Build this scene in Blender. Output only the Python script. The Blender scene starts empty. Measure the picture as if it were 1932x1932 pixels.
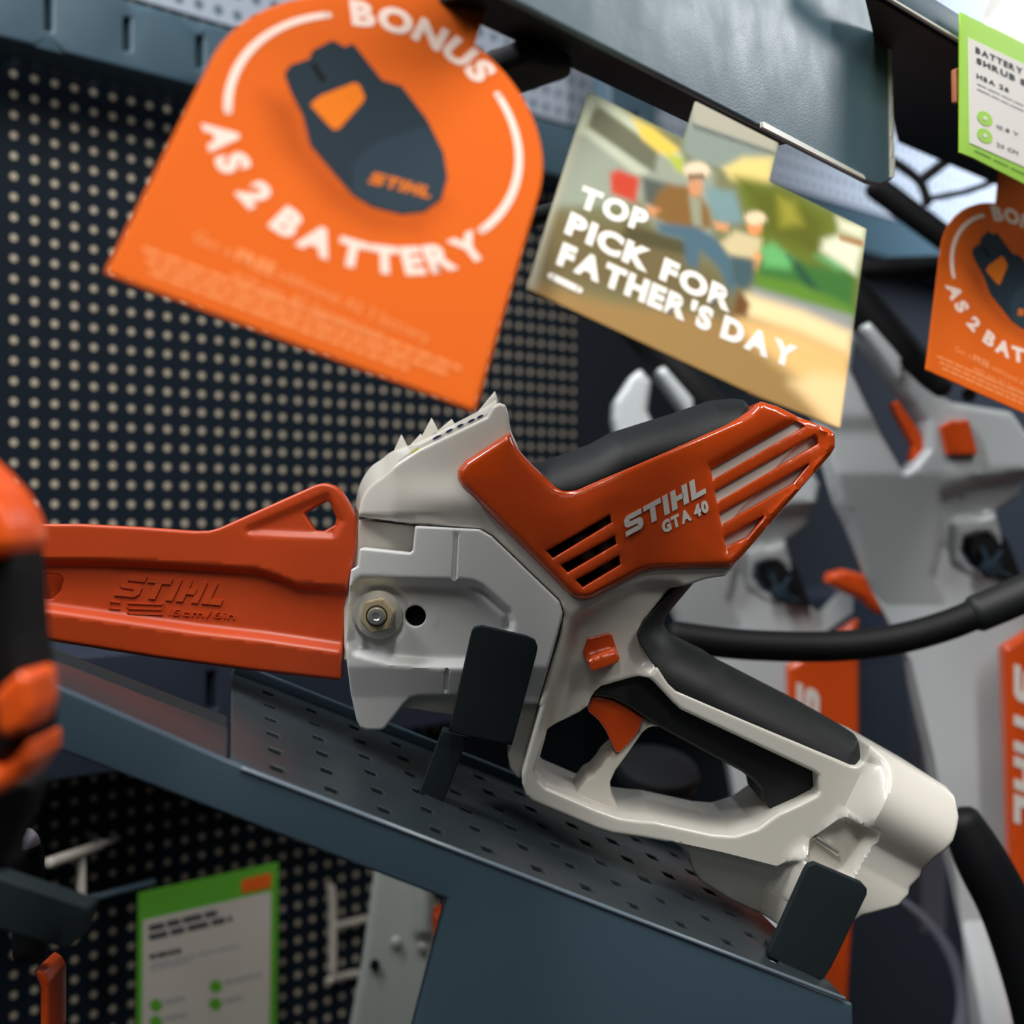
import bpy, bmesh, math, random
import numpy as np
from mathutils import Vector, Matrix
from mathutils.geometry import delaunay_2d_cdt

scene = bpy.context.scene
COL = scene.collection
FP = 2450.0          # focal length in pixels of the 1932 frame
CC = 966.0

# ------------------------------------------------------------------ camera, world, lights, exposure
cam_d = bpy.data.cameras.new('camera')
cam = bpy.data.objects.new('camera', cam_d)
COL.objects.link(cam)
cam.location = (0, 0, 0)
cam.rotation_euler = (math.radians(90), 0, 0)
cam_d.sensor_width = 36.0
cam_d.lens = FP / 1932.0 * 36.0
cam_d.clip_start = 0.01
cam_d.dof.use_dof = True
cam_d.dof.focus_distance = 0.54
cam_d.dof.aperture_fstop = 6.0
scene.camera = cam

world = bpy.data.worlds.new('world')
scene.world = world
world.use_nodes = True
wbg = world.node_tree.nodes['Background']
wbg.inputs[0].default_value = (0.55, 0.70, 0.78, 1)
wbg.inputs[1].default_value = 0.035

def area(name, loc, target, sx, sy, watts, col=(1, 1, 1), spread=180):
    d = bpy.data.lights.new(name, 'AREA')
    d.shape = 'RECTANGLE'; d.size = sx; d.size_y = sy; d.energy = watts; d.color = col; d.spread = math.radians(spread)
    o = bpy.data.objects.new(name, d); COL.objects.link(o)
    o.location = loc
    o.rotation_euler = (Vector(target) - Vector(loc)).to_track_quat('-Z', 'Y').to_euler()
    return o

area('overhead_strip_light', (-0.08, -0.06, 0.90), (0.05, 0.6, 0.08), 0.10, 0.8, 9.5, (1.0, 0.97, 0.93))
area('overhead_strip_light', (0.50, 0.05, 0.90), (0.25, 0.65, 0.05), 0.10, 0.8, 8, (1.0, 0.97, 0.93))
area('overhead_strip_light', (-0.60, 0.42, 1.0), (-0.15, 0.85, 0.25), 0.10, 0.8, 4.0, (0.97, 0.98, 1.0), 90)
area('overhead_strip_light', (0.95, 1.0, 1.05), (0.9, 1.8, 0.58), 0.2, 1.5, 20, (0.93, 0.95, 1.0), 85)  # added lamp without a seen fitting, brightens the upper wall panel
area('aisle_light', (2.0, 1.35, 0.98), (0.2, 0.55, 0.2), 0.45, 0.45, 0.3, (0.95, 0.98, 1.0), 32)
area('aisle_light', (0.15, -1.3, 0.75), (0.05, 0.6, 0.0), 0.7, 0.35, 0.9, (1.0, 0.96, 0.92))

scene.view_settings.view_transform = 'Standard'
scene.view_settings.look = 'None'
scene.view_settings.exposure = 0.10
scene.view_settings.gamma = 1.0
scene.view_settings.use_curve_mapping = False

# ------------------------------------------------------------------ helpers
def lin(c):
    c = np.asarray(c, float) / 255.0
    return np.where(c <= 0.04045, c / 12.92, ((c + 0.055) / 1.055) ** 2.4)

def mat(name, rgb, rough=0.5, metal=0.0, spec=0.5, coat=0.0, bump=0.0, bscale=900.0, mottle=0.0, mscale=30.0):
    m = bpy.data.materials.new(name); m.use_nodes = True
    nt = m.node_tree; b = nt.nodes['Principled BSDF']
    c = tuple(lin(rgb)) + (1,)
    b.inputs['Base Color'].default_value = c
    b.inputs['Roughness'].default_value = rough
    b.inputs['Metallic'].default_value = metal
    b.inputs['Specular IOR Level'].default_value = spec
    b.inputs['Coat Weight'].default_value = coat
    b.inputs['Coat Roughness'].default_value = 0.08
    tc = nt.nodes.new('ShaderNodeTexCoord')
    if bump:
        n = nt.nodes.new('ShaderNodeTexNoise'); n.inputs['Scale'].default_value = bscale
        n.inputs['Detail'].default_value = 3
        bp = nt.nodes.new('ShaderNodeBump'); bp.inputs['Strength'].default_value = bump
        bp.inputs['Distance'].default_value = 0.001
        nt.links.new(tc.outputs['Object'], n.inputs['Vector'])
        nt.links.new(n.outputs['Fac'], bp.inputs['Height'])
        nt.links.new(bp.outputs['Normal'], b.inputs['Normal'])
    if mottle:
        n2 = nt.nodes.new('ShaderNodeTexNoise'); n2.inputs['Scale'].default_value = mscale
        n2.inputs['Detail'].default_value = 6
        mr = nt.nodes.new('ShaderNodeMapRange')
        mr.inputs[1].default_value = 0.3; mr.inputs[2].default_value = 0.7
        mr.inputs[3].default_value = max(0.02, rough - mottle); mr.inputs[4].default_value = min(1, rough + mottle)
        nt.links.new(tc.outputs['Object'], n2.inputs['Vector'])
        nt.links.new(n2.outputs['Fac'], mr.inputs['Value'])
        nt.links.new(mr.outputs['Result'], b.inputs['Roughness'])
    return m

def mat_vcol(name, rough=0.5, spec=0.4):
    m = bpy.data.materials.new(name); m.use_nodes = True
    nt = m.node_tree; b = nt.nodes['Principled BSDF']
    a = nt.nodes.new('ShaderNodeAttribute'); a.attribute_name = 'ink'
    nt.links.new(a.outputs['Color'], b.inputs['Base Color'])
    b.inputs['Roughness'].default_value = rough
    b.inputs['Specular IOR Level'].default_value = spec
    return m

def tag(o, label=None, cat=None, group=None, kind=None):
    if label: o['label'] = label
    if cat: o['category'] = cat
    if group: o['group'] = group
    if kind: o['kind'] = kind
    return o

def thing(name, label, cat, loc=(0, 0, 0), group=None):
    o = bpy.data.objects.new(name, None); COL.objects.link(o)
    o.location = loc
    o.empty_display_size = 0.02
    return tag(o, label, cat, group)

def world_loc(o):
    v = Vector(o.location)
    while o.parent is not None:
        o = o.parent; v = v + Vector(o.location)
    return v

def link_mesh(name, verts, faces, m, parent=None, sharp=35, vcol=None, smooth=True):
    """verts are WORLD coordinates; the mesh becomes one object, a child of parent if given"""
    verts = np.asarray(verts, float).reshape(-1, 3)
    base = np.array(world_loc(parent)) if parent is not None else np.zeros(3)
    ctr = np.zeros(3) if parent is not None else np.array([verts[:, 0].mean(), verts[:, 1].mean(), verts[:, 2].min()])
    me = bpy.data.meshes.new(name)
    me.from_pydata((verts - base - ctr).tolist(), [], [tuple(int(i) for i in f) for f in faces])
    me.validate()
    ms = m if isinstance(m, (list, tuple)) else [m]
    for k in ms: me.materials.append(k)
    if smooth:
        me.polygons.foreach_set('use_smooth', [True] * len(me.polygons))
        me.set_sharp_from_angle(angle=math.radians(sharp))
    if vcol is not None:
        at = me.color_attributes.new('ink', 'FLOAT_COLOR', 'POINT')
        at.data.foreach_set('color', np.concatenate([vcol, np.ones((len(vcol), 1))], 1).ravel())
    me.update()
    o = bpy.data.objects.new(name, me); COL.objects.link(o)
    o.location = ctr
    if parent is not None: o.parent = parent
    return o

def from_bm(name, bm, m, parent=None, sharp=35):
    bmesh.ops.recalc_face_normals(bm, faces=bm.faces)
    bm.verts.index_update()
    v = [tuple(x.co) for x in bm.verts]; f = [[q.index for q in p.verts] for p in bm.faces]
    bm.free()
    return link_mesh(name, v, f, m, parent, sharp)

def zz(x0, y0, s, *pts):
    out = []
    for p in pts:
        out.append((x0 + p[0] / s, y0 + p[1] / s) + tuple(p[2:3]))
    return out

# --- pixel rays and planes
def ray(x, y):
    x = np.asarray(x, float); y = np.asarray(y, float)
    return np.stack([(x - CC) / FP, np.ones_like(x), -(y - CC) / FP], -1)

def P(x, y, Y): return ray(x, y) * Y
def at(x, y, Y): return Vector(P(x, y, Y))

class Plane:
    """maps photo pixels to points of a plane in the room; h lifts towards the viewer's side"""
    def __init__(s, pt, n):
        s.pt = np.array(pt, float); s.n = np.array(n, float) / np.linalg.norm(n)
        if s.n @ s.pt > 0: s.n = -s.n
    def __call__(s, x, y, h=0.0):
        r = ray(x, y)
        k = (s.pt @ s.n) / (r @ s.n)
        return r * k[..., None] + np.asarray(h)[..., None] * s.n
    def scale(s, x, y):
        a = s(np.array([x]), np.array([y]))[0]
        return a[1] / FP
class Back(Plane):
    """outline taken at the back depth Yb, front face straight ahead of it at Yf"""
    def __init__(s, Yf, Yb): Plane.__init__(s, (0, Yf, 0), (0, -1, 0)); s.Yf = Yf; s.Yb = Yb
    def __call__(s, x, y, h=0.0):
        q = ray(x, y) * s.Yb; q[..., 1] = s.Yf - np.asarray(h); return q
def facing(Y): return Plane((0, Y, 0), (0, -1, 0))

class Frame:
    """local a,b coordinates (b up) of a flat thing"""
    def __init__(s, O, U, V):
        s.O = np.array(O, float); s.U = np.array(U, float); s.V = np.array(V, float)
        s.N = np.cross(s.U, s.V); s.N /= np.linalg.norm(s.N)
    def __call__(s, a, b, h=0.0):
        a = np.asarray(a, float); b = np.asarray(b, float)
        return s.O + a[..., None] * s.U + b[..., None] * s.V + np.asarray(h)[..., None] * s.N
    def loc(s, x, y):
        M = np.array([s.U, s.V, -ray(x, y)]).T
        return tuple(np.linalg.solve(M, -s.O)[:2])
    def locs(s, pts): return [s.loc(p[0], p[1]) + tuple(p[2:3]) for p in pts]
    def px(s, a, b):
        q = s(a, b)
        return CC + FP * q[..., 0] / q[..., 1], CC - FP * q[..., 2] / q[..., 1]

# --- 2D outlines
def rnd(pts, r=0.0, n=5):
    """polygon with rounded corners; a point may carry its own radius as third value"""
    out = []; N = len(pts)
    for i in range(N):
        p = np.array(pts[i][:2], float); a = np.array(pts[i - 1][:2], float); b = np.array(pts[(i + 1) % N][:2], float)
        rr = pts[i][2] if len(pts[i]) > 2 else r
        u = a - p; v = b - p; lu = np.linalg.norm(u); lv = np.linalg.norm(v)
        if rr <= 0 or lu < 1e-9 or lv < 1e-9: out.append(tuple(p)); continue
        u /= lu; v /= lv
        ang = math.acos(max(-1, min(1, float(u @ v))))
        if ang > math.radians(176) or ang < 0.02: out.append(tuple(p)); continue
        t = min(rr / math.tan(ang / 2), 0.49 * lu, 0.49 * lv)
        p0 = p + u * t; p1 = p + v * t
        for k in range(n + 1):
            w = k / n
            q = (1 - w) ** 2 * p0 + 2 * w * (1 - w) * p + w * w * p1
            out.append(tuple(q))
    return out

def resample(poly, step):
    out = []; N = len(poly)
    for i in range(N):
        a = np.array(poly[i]); b = np.array(poly[(i + 1) % N]); L = np.linalg.norm(b - a)
        if L < 1e-9: continue
        k = max(1, int(math.ceil(L / step)))
        for j in range(k): out.append(tuple(a + (b - a) * j / k))
    return np.array(out)

def inside(x, y, poly):
    poly = np.asarray(poly); c = np.zeros(x.shape, bool)
    x1, y1 = poly[:, 0], poly[:, 1]; x2, y2 = np.roll(x1, -1), np.roll(y1, -1)
    for i in range(len(poly)):
        if y1[i] == y2[i]: continue
        t = ((y1[i] > y) != (y2[i] > y)) & (x < (x2[i] - x1[i]) * (y - y1[i]) / (y2[i] - y1[i]) + x1[i])
        c ^= t
    return c

def bdist(x, y, loops):
    d = np.full(x.shape, 1e9)
    for poly in loops:
        poly = np.asarray(poly); nx = np.roll(poly, -1, 0)
        for i in range(len(poly)):
            ax, ay = poly[i]; vx, vy = nx[i] - poly[i]; L = vx * vx + vy * vy
            if L < 1e-18: continue
            t = np.clip(((x - ax) * vx + (y - ay) * vy) / L, 0, 1)
            d = np.minimum(d, (x - ax - t * vx) ** 2 + (y - ay - t * vy) ** 2)
    return np.sqrt(d)

def loop_normals(L, inward, closed=True):
    a = np.roll(L, 1, 0); b = np.roll(L, -1, 0)
    if not closed: a = L.copy(); b = L.copy(); a[1:] = L[:-1]; b[:-1] = L[1:]
    t = b - a; t /= np.linalg.norm(t, axis=1)[:, None] + 1e-12
    nrm = np.stack([-t[:, 1], t[:, 0]], 1)
    if not closed: return nrm
    area2 = np.sum(L[:, 0] * np.roll(L[:, 1], -1) - np.roll(L[:, 0], -1) * L[:, 1])
    return nrm * (1.0 if (area2 > 0) == inward else -1.0)

def lined(x, y, L, closed):
    d = np.full(np.shape(x), 1e9); n = len(L)
    for i in range(n if closed else n - 1): d = np.minimum(d, seg_d(x, y, L[i], L[(i + 1) % n]) if np.hypot(*(L[i] - L[(i + 1) % n])) > 1e-9 else 1e9)
    return d

def sdist2(q, L, closed): return lined(q[:, 0], q[:, 1], L, closed)

def relief_geo(out, holes, M, depth, edge=0.0, hf=None, step=8.0, scale=1.0, flip=True, edge_h=None, back=True, grid=True, hedge=None, feat=()):
    """solid slab with the given outline and holes: a front surface of height hf(x,y,d) whose rim is rolled over
    a quarter circle of radius edge, side walls and a flat back. flip: outline is in pixels (y down)."""
    sg = -1.0 if flip else 1.0
    loops = [resample([(p[0], sg * p[1]) for p in out], step)] + [resample([(p[0], sg * p[1]) for p in h], step) for h in holes]
    pts = []; edges = []
    for L in loops:
        s = len(pts); n = len(L)
        pts += [tuple(q) for q in L]; edges += [(s + i, s + (i + 1) % n) for i in range(n)]
    extra = []; hedge = edge if hedge is None else hedge
    for li, L in enumerate(loops):
        eg = edge if li == 0 else hedge
        if eg <= 0: continue
        nrm = loop_normals(L, li == 0)
        for ph in (28, 52, 75, 90):
            dd = eg * (1 - math.cos(math.radians(ph)))
            q = L + nrm * dd
            ds = bdist(q[:, 0], q[:, 1], loops)
            extra += [tuple(v) for v, k in zip(q, ds) if k > 0.93 * dd]
    fpts = []
    for poly, closed, offs in feat:
        L = np.array([(p[0], sg * p[1]) for p in poly])
        L = resample(L, step) if closed else np.array([tuple(L[i] + (L[i + 1] - L[i]) * j / k) for i in range(len(L) - 1) for k in [max(1, int(np.hypot(*(L[i + 1] - L[i])) / step))] for j in range(k)] + [tuple(L[-1])])
        nrm = loop_normals(L, True, closed)
        for o_ in offs:
            q = L + nrm * o_; s_ = sdist2(q, L, closed) if closed or True else None
            ok = inside(q[:, 0], q[:, 1], loops[0]) & (bdist(q[:, 0], q[:, 1], loops) > 0.3 * step) & (s_ > abs(o_) * .93)
            for H_ in loops[1:]: ok &= ~inside(q[:, 0], q[:, 1], H_)
            fpts += [tuple(v) for v in q[ok]]
    if grid:
        mn = loops[0].min(0); mx = loops[0].max(0)
        gx, gy = np.meshgrid(np.arange(mn[0] + step * .5, mx[0], step), np.arange(mn[1] + step * .5, mx[1], step))
        gx = gx.ravel().copy(); gy = gy.ravel()
        ok = inside(gx, gy, loops[0])
        for L in loops[1:]: ok &= ~inside(gx, gy, L)
        gx, gy = gx[ok], gy[ok]
        if len(gx):
            ds = bdist(gx, gy, loops[:1]); k = ds > max(edge * 1.05, 0.45 * step)
            if len(loops) > 1: k &= bdist(gx, gy, loops[1:]) > max(hedge * 1.05, 0.45 * step)
            gx, gy = gx[k], gy[k]
            for poly, closed, offs in feat:
                L = np.array([(p[0], sg * p[1]) for p in poly]); dd = lined(gx, gy, L, closed)
                k = dd > max(abs(o_) for o_ in offs) * .98 + .3 * step
                gx, gy = gx[k], gy[k]
            extra += list(zip(gx, gy))
    extra += fpts
    allp = [Vector((float(a), float(b))) for a, b in pts + extra]
    ov, oe, of, _, _, _ = delaunay_2d_cdt(allp, edges, [], 0, 1e-7)
    V = np.array([tuple(v) for v in ov]); F = np.array([tuple(f) for f in of if len(f) == 3])
    c = V[F].mean(1)
    ok = inside(c[:, 0], c[:, 1], loops[0])
    for L in loops[1:]: ok &= ~inside(c[:, 0], c[:, 1], L)
    F = F[ok]
    used = np.unique(F); remap = -np.ones(len(V), int); remap[used] = np.arange(len(used))
    V = V[used]; F = remap[F]
    d = bdist(V[:, 0], V[:, 1], loops)
    x = V[:, 0]; y = sg * V[:, 1]
    h = np.zeros(len(V)) if hf is None else np.asarray(hf(x, y, d), float) * np.ones(len(V))
    if edge > 0:
        eh = edge * scale if edge_h is None else edge_h
        u = np.clip(1 - bdist(x, V[:, 1], loops[:1]) / edge, 0, 1)
        h = h - eh * (1 - np.sqrt(np.clip(1 - u * u, 0, 1)))
    if hedge > 0 and len(loops) > 1:
        eh = hedge * scale if edge_h is None or hedge != edge else edge_h
        u = np.clip(1 - bdist(x, V[:, 1], loops[1:]) / hedge, 0, 1)
        h = h - eh * (1 - np.sqrt(np.clip(1 - u * u, 0, 1)))
    W = M(x, y, h)
    cnt = {}
    for f in F:
        for i in range(3):
            e = (f[i], f[(i + 1) % 3]); cnt[e] = 1
    bed = [e for e in cnt if (e[1], e[0]) not in cnt]
    bv = sorted({i for e in bed for i in e}); bi = {v: len(V) + k for k, v in enumerate(bv)}
    bv = np.array(bv)
    WB = M(x[bv], y[bv], np.full(len(bv), -depth))
    faces = [tuple(f) for f in F] + [(e[1], e[0], bi[e[0]], bi[e[1]]) for e in bed]
    if back:
        idx = {v: k for k, v in enumerate(bv)}
        bp = [Vector((float(V[v, 0]), float(V[v, 1]))) for v in bv]
        rv, _, rf, orig, _, _ = delaunay_2d_cdt(bp, [(idx[a], idx[b]) for a, b in bed], [], 0, 1e-7)
        rv = np.array([tuple(v) for v in rv])
        for f in rf:
            cx, cy = rv[list(f)].mean(0); cx = np.array([cx]); cy = np.array([cy])
            if inside(cx, cy, loops[0])[0] and not any(inside(cx, cy, L)[0] for L in loops[1:]) and all(orig[i] for i in f):
                faces.append(tuple(bi[bv[orig[i][0]]] for i in reversed(f)))
    return np.concatenate([W, WB]), faces, x, y, d, len(V)

def relief(name, out, M, depth, m, parent=None, holes=(), edge=0.0, hf=None, step=8.0, colf=None, sharp=40, flip=True, edge_h=None, back=True, grid=True, hedge=None, feat=()):
    if isinstance(M, (int, float)): M = facing(M)
    if flip:
        cx = np.mean([p[0] for p in out]); cy = np.mean([p[1] for p in out])
        sc = M.scale(cx, cy)
    else: sc = 1.0
    W, F, x, y, d, n = relief_geo(out, holes, M, depth, edge, hf, step, sc, flip, edge_h, back, grid, hedge, feat)
    vc = None
    if colf is not None:
        vc = np.zeros((len(W), 3)); vc[:n] = colf(x, y)
        vc[n:] = vc[:n].mean(0)
    return link_mesh(name, W, F, m, parent, sharp, vc)

def sstep(t): t = np.clip(t, 0, 1); return t * t * (3 - 2 * t)

def sdist(x, y, poly):
    """signed distance, positive inside"""
    poly = np.asarray([p[:2] for p in poly], float)
    d = bdist(x, y, [poly]); return np.where(inside(x, y, poly), d, -d)

def pocket(x, y, poly, depth, soft):
    """a recess with sloping walls"""
    return -depth * sstep(sdist(x, y, poly) / soft * 0.5 + 0.5)

def seg_d(x, y, a, b):
    vx, vy = b[0] - a[0], b[1] - a[1]; L = vx * vx + vy * vy
    t = np.clip(((x - a[0]) * vx + (y - a[1]) * vy) / L, 0, 1)
    return np.hypot(x - a[0] - t * vx, y - a[1] - t * vy)

# --- solids
def spline(pts, n=6):
    p = np.array(pts, float); out = []
    for i in range(len(p) - 1):
        p0 = p[max(i - 1, 0)]; p1 = p[i]; p2 = p[i + 1]; p3 = p[min(i + 2, len(p) - 1)]
        for k in range(n):
            t = k / n
            out.append(0.5 * ((2 * p1) + (-p0 + p2) * t + (2 * p0 - 5 * p1 + 4 * p2 - p3) * t * t + (-p0 + 3 * p1 - 3 * p2 + p3) * t ** 3))
    out.append(p[-1]); return np.array(out)

def tube_geo(pts, rad, seg=20, smooth=6, cap=True):
    q = np.array([list(p) + [r] for p, r in zip(pts, rad if hasattr(rad, '__len__') else [rad] * len(pts))], float)
    if smooth: q = spline(q, smooth)
    c = q[:, :3]; r = q[:, 3]
    if cap:
        t0 = c[0] - c[1]; t0 /= np.linalg.norm(t0); t1 = c[-1] - c[-2]; t1 /= np.linalg.norm(t1)
        pre = [(c[0] + t0 * r[0] * a, r[0] * b) for a, b in ((.5, .05), (.45, .5), (.28, .82))]
        post = [(c[-1] + t1 * r[-1] * a, r[-1] * b) for a, b in ((.28, .82), (.45, .5), (.5, .05))]
        c = np.array([p[0] for p in pre] + list(c) + [p[0] for p in post]); r = np.array([p[1] for p in pre] + list(r) + [p[1] for p in post])
    tg = np.gradient(c, axis=0); tg /= np.linalg.norm(tg, axis=1)[:, None] + 1e-12
    up = np.array([0, 1.0, 0]) if abs(tg[0][1]) < .9 else np.array([0, 0, 1.0])
    n = np.cross(tg[0], up); n /= np.linalg.norm(n)
    V = []; F = []
    for i in range(len(c)):
        n = n - tg[i] * (n @ tg[i]); n /= np.linalg.norm(n); b = np.cross(tg[i], n)
        for k in range(seg):
            a = 2 * math.pi * k / seg
            V.append(c[i] + r[i] * (math.cos(a) * n + math.sin(a) * b))
    for i in range(len(c) - 1):
        for k in range(seg):
            F.append((i * seg + k, i * seg + (k + 1) % seg, (i + 1) * seg + (k + 1) % seg, (i + 1) * seg + k))
    F.append(tuple(range(seg))[::-1]); F.append(tuple(range((len(c) - 1) * seg, len(c) * seg)))
    return np.array(V), F

def merge(*gs):
    V = []; F = []; n = 0
    for v, f in gs:
        V.append(np.asarray(v)); F += [tuple(i + n for i in p) for p in f]; n += len(v)
    return np.concatenate(V), F

def tube(name, pts, rad, m, parent=None, seg=20, smooth=6):
    V, F = tube_geo(pts, rad, seg, smooth)
    return link_mesh(name, V, F, m, parent, 60)

def box_geo(O, U, V, W, bevel=0.0, seg=3):
    """box from corner O spanned by the vectors U,V,W"""
    O, U, V, W = [Vector(k) for k in (O, U, V, W)]
    bm = bmesh.new()
    vs = [bm.verts.new(O + U * i + V * j + W * k) for i in (0, 1) for j in (0, 1) for k in (0, 1)]
    for f in ((0, 1, 3, 2), (4, 6, 7, 5), (0, 4, 5, 1), (2, 3, 7, 6), (0, 2, 6, 4), (1, 5, 7, 3)): bm.faces.new([vs[i] for i in f])
    if bevel: bmesh.ops.bevel(bm, geom=list(bm.edges), offset=bevel, segments=seg, affect='EDGES', profile=0.5)
    bmesh.ops.recalc_face_normals(bm, faces=bm.faces)
    bm.verts.index_update()
    g = (np.array([tuple(v.co) for v in bm.verts]), [tuple(v.index for v in f.verts) for f in bm.faces]); bm.free()
    return g

def box(name, O, U, V, W, m, parent=None, bevel=0.0):
    v, f = box_geo(O, U, V, W, bevel); return link_mesh(name, v, f, m, parent, 50)

def lathe_geo(c, axis, prof, seg=40):
    """profile of (along axis, radius)"""
    a = Vector(axis).normalized(); u = a.orthogonal().normalized(); w = a.cross(u)
    V = []; F = []
    for (t, r) in prof:
        for k in range(seg):
            g = 2 * math.pi * k / seg
            V.append(Vector(c) + a * t + (u * math.cos(g) + w * math.sin(g)) * max(r, 1e-6))
    for i in range(len(prof) - 1):
        for k in range(seg):
            F.append((i * seg + k, i * seg + (k + 1) % seg, (i + 1) * seg + (k + 1) % seg, (i + 1) * seg + k))
    F.append(tuple(range((len(prof) - 1) * seg, len(prof) * seg)))
    return np.array([tuple(v) for v in V]), F

# --- lettering
_gc = {}
def glyph(ch, bold):
    k = (ch, bold)
    if k not in _gc:
        cu = bpy.data.curves.new('glyph', 'FONT'); cu.body = ch; cu.size = 1.0; cu.offset = bold; cu.resolution_u = 4
        o = bpy.data.objects.new('glyph', cu)
        me = bpy.data.meshes.new_from_object(o)
        v = np.array([tuple(q.co) for q in me.vertices]).reshape(-1, 3)[:, :2]; f = [tuple(p.vertices) for p in me.polygons]
        bpy.data.objects.remove(o); bpy.data.meshes.remove(me); bpy.data.curves.remove(cu)
        _gc[k] = (v, f)
    return _gc[k]
CAP = None
def caph():
    global CAP
    if CAP is None: CAP = glyph('H', 0)[0][:, 1].max()
    return CAP

def text_geo(s, bold=0.0, space=0.12, wspace=0.35):
    """letters in units of the cap height, baseline at 0; returns verts2, faces, width"""
    V = []; F = []; n = 0; x = 0.0; H = caph()
    for ch in s:
        if ch == ' ': x += wspace; continue
        v, f = glyph(ch, bold)
        if not len(v): x += wspace; continue
        v = v / H; w0, w1 = v[:, 0].min(), v[:, 0].max()
        q = v.copy(); q[:, 0] += x - w0
        V.append(q); F += [tuple(i + n for i in p) for p in f]; n += len(q); x += w1 - w0 + space
    return np.concatenate(V), F, x - space

def ext(V2, F, M, h, th):
    """flat letters -> thin solid prints standing h above the surface M(a,b,h)"""
    V2 = np.asarray(V2)
    top = M(V2[:, 0], V2[:, 1], np.full(len(V2), h)); bot = M(V2[:, 0], V2[:, 1], np.full(len(V2), h - th))
    n = len(V2); cnt = set(); faces = []
    for f in F:
        a = 0
        for i in range(len(f)):
            p, q = V2[f[i]], V2[f[(i + 1) % len(f)]]; a += p[0] * q[1] - q[0] * p[1]
        if a < 0: f = tuple(reversed(f))
        faces.append(tuple(f))
        for i in range(len(f)): cnt.add((f[i], f[(i + 1) % len(f)]))
    faces += [(e[1], e[0], e[0] + n, e[1] + n) for e in cnt if (e[1], e[0]) not in cnt]
    return np.concatenate([top, bot]), faces

def strokes_geo(paths, w):
    """square-ended thick polylines with mitred corners"""
    V = []; F = []
    for path in paths:
        p = np.array(path, float); n = len(p); base = len(V)
        for i in range(n):
            d0 = p[i] - p[i - 1] if i else p[1] - p[0]; d1 = p[i + 1] - p[i] if i < n - 1 else d0
            d0 = d0 / np.linalg.norm(d0); d1 = d1 / np.linalg.norm(d1)
            nn = np.array([-(d0 + d1)[1], (d0 + d1)[0]]); nn /= np.linalg.norm(nn)
            k = w / 2 / max(0.4, nn @ np.array([-d1[1], d1[0]]))
            V += [p[i] + nn * k, p[i] - nn * k]
        for i in range(n - 1): F.append((base + 2 * i, base + 2 * i + 1, base + 2 * i + 3, base + 2 * i + 2))
    return np.array(V), F

LOGO = [([[(0, .13), (.70, .13), (.76, .2), (.76, .41), (.70, .48), (.2, .52), (.14, .59), (.14, .8), (.2, .87), (.88, .87)]], .95),
        ([[(0, .87), (.86, .87)], [(.43, 0), (.43, .75)]], .92),
        ([[(.13, 0), (.13, 1)]], .36),
        ([[(.13, 0), (.13, 1)], [(.70, 0), (.70, 1)], [(.25, .5), (.6, .5)]], .93),
        ([[(.13, 0), (.13, 1)], [(.25, .13), (.72, .13)]], .74)]
def logo_geo(shear=0.28):
    V = []; F = []; n = 0; x = 0
    for paths, adv in LOGO:
        v, f = strokes_geo(paths, .26); v[:, 0] += x; x += adv + .03
        V.append(v); F += [tuple(i + n for i in q) for q in f]; n += len(v)
    V = np.concatenate(V); V[:, 0] += shear * V[:, 1]
    return V, F, x - .03

def fit2(V2, width, p0, p1, up):
    """letters of the given width laid from p0 to p1 with their caps reaching along the vector up"""
    p0 = np.array(p0, float); e = (np.array(p1, float) - p0) / width
    return p0 + V2[:, :1] * e + V2[:, 1:] * np.array(up, float)

def disc2(c, r, n=28, sx=1.0):
    return [(c[0] + r * sx * math.cos(2 * math.pi * i / n), c[1] + r * math.sin(2 * math.pi * i / n)) for i in range(n)]

def poly_geo(poly):
    """flat polygon triangulated"""
    b = [Vector((float(p[0]), float(p[1]))) for p in poly]
    v, _, f, _, _, _ = delaunay_2d_cdt(b, [(i, (i + 1) % len(b)) for i in range(len(b))], [], 1, 1e-9)
    return np.array([tuple(k) for k in v]), [tuple(k) for k in f]

def mg2(*gs):
    V = []; F = []; n = 0
    for g in gs:
        V.append(np.asarray(g[0])); F += [tuple(i + n for i in q) for q in g[1]]; n += len(g[0])
    return np.concatenate(V), F
# ------------------------------------------------------------------ materials
M_GREY = mat('warm_grey_plastic', (216, 213, 203), 0.30, spec=0.5, coat=0.25, bump=0.02, bscale=700)
M_COVER = mat('cool_grey_plastic', (212, 214, 212), 0.40, spec=0.45, bump=0.03, bscale=900)
M_LIGHT = mat('pale_grey_plastic', (226, 224, 216), 0.45)
M_ORANGE = mat('gloss_orange_plastic', (204, 74, 20), 0.2, spec=0.5, coat=0.5)
M_SCAB = mat('satin_orange_plastic', (190, 68, 24), 0.38, spec=0.5, bump=0.02, bscale=500)
M_RUBBER = mat('black_rubber', (23, 26, 27), 0.55, spec=0.4, bump=0.08, bscale=1500)
M_BLACK = mat('black_plastic', (10, 12, 15), 0.6, spec=0.25)
M_HOLE = mat('dark_cavity', (8, 9, 10), 0.8, spec=0.1)
M_HOLDER = mat('matt_dark_steel', (27, 37, 40), 0.7, spec=0.25)
M_STEEL = mat('blue_grey_powder_coat', (66, 86, 100), 0.38, spec=0.5, bump=0.12, bscale=1800)
M_TRAY = mat('dark_grey_powder_coat', (46, 55, 59), 0.34, spec=0.5, bump=0.10, bscale=1800)
M_PLATE = mat('scuffed_blue_grey_steel', (80, 106, 118), 0.36, spec=0.6, bump=0.10, bscale=1200, mottle=0.05, mscale=55)
M_BEAM = mat('pale_blue_steel', (62, 86, 100), 0.40, spec=0.5, bump=0.05, bscale=800)
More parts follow.
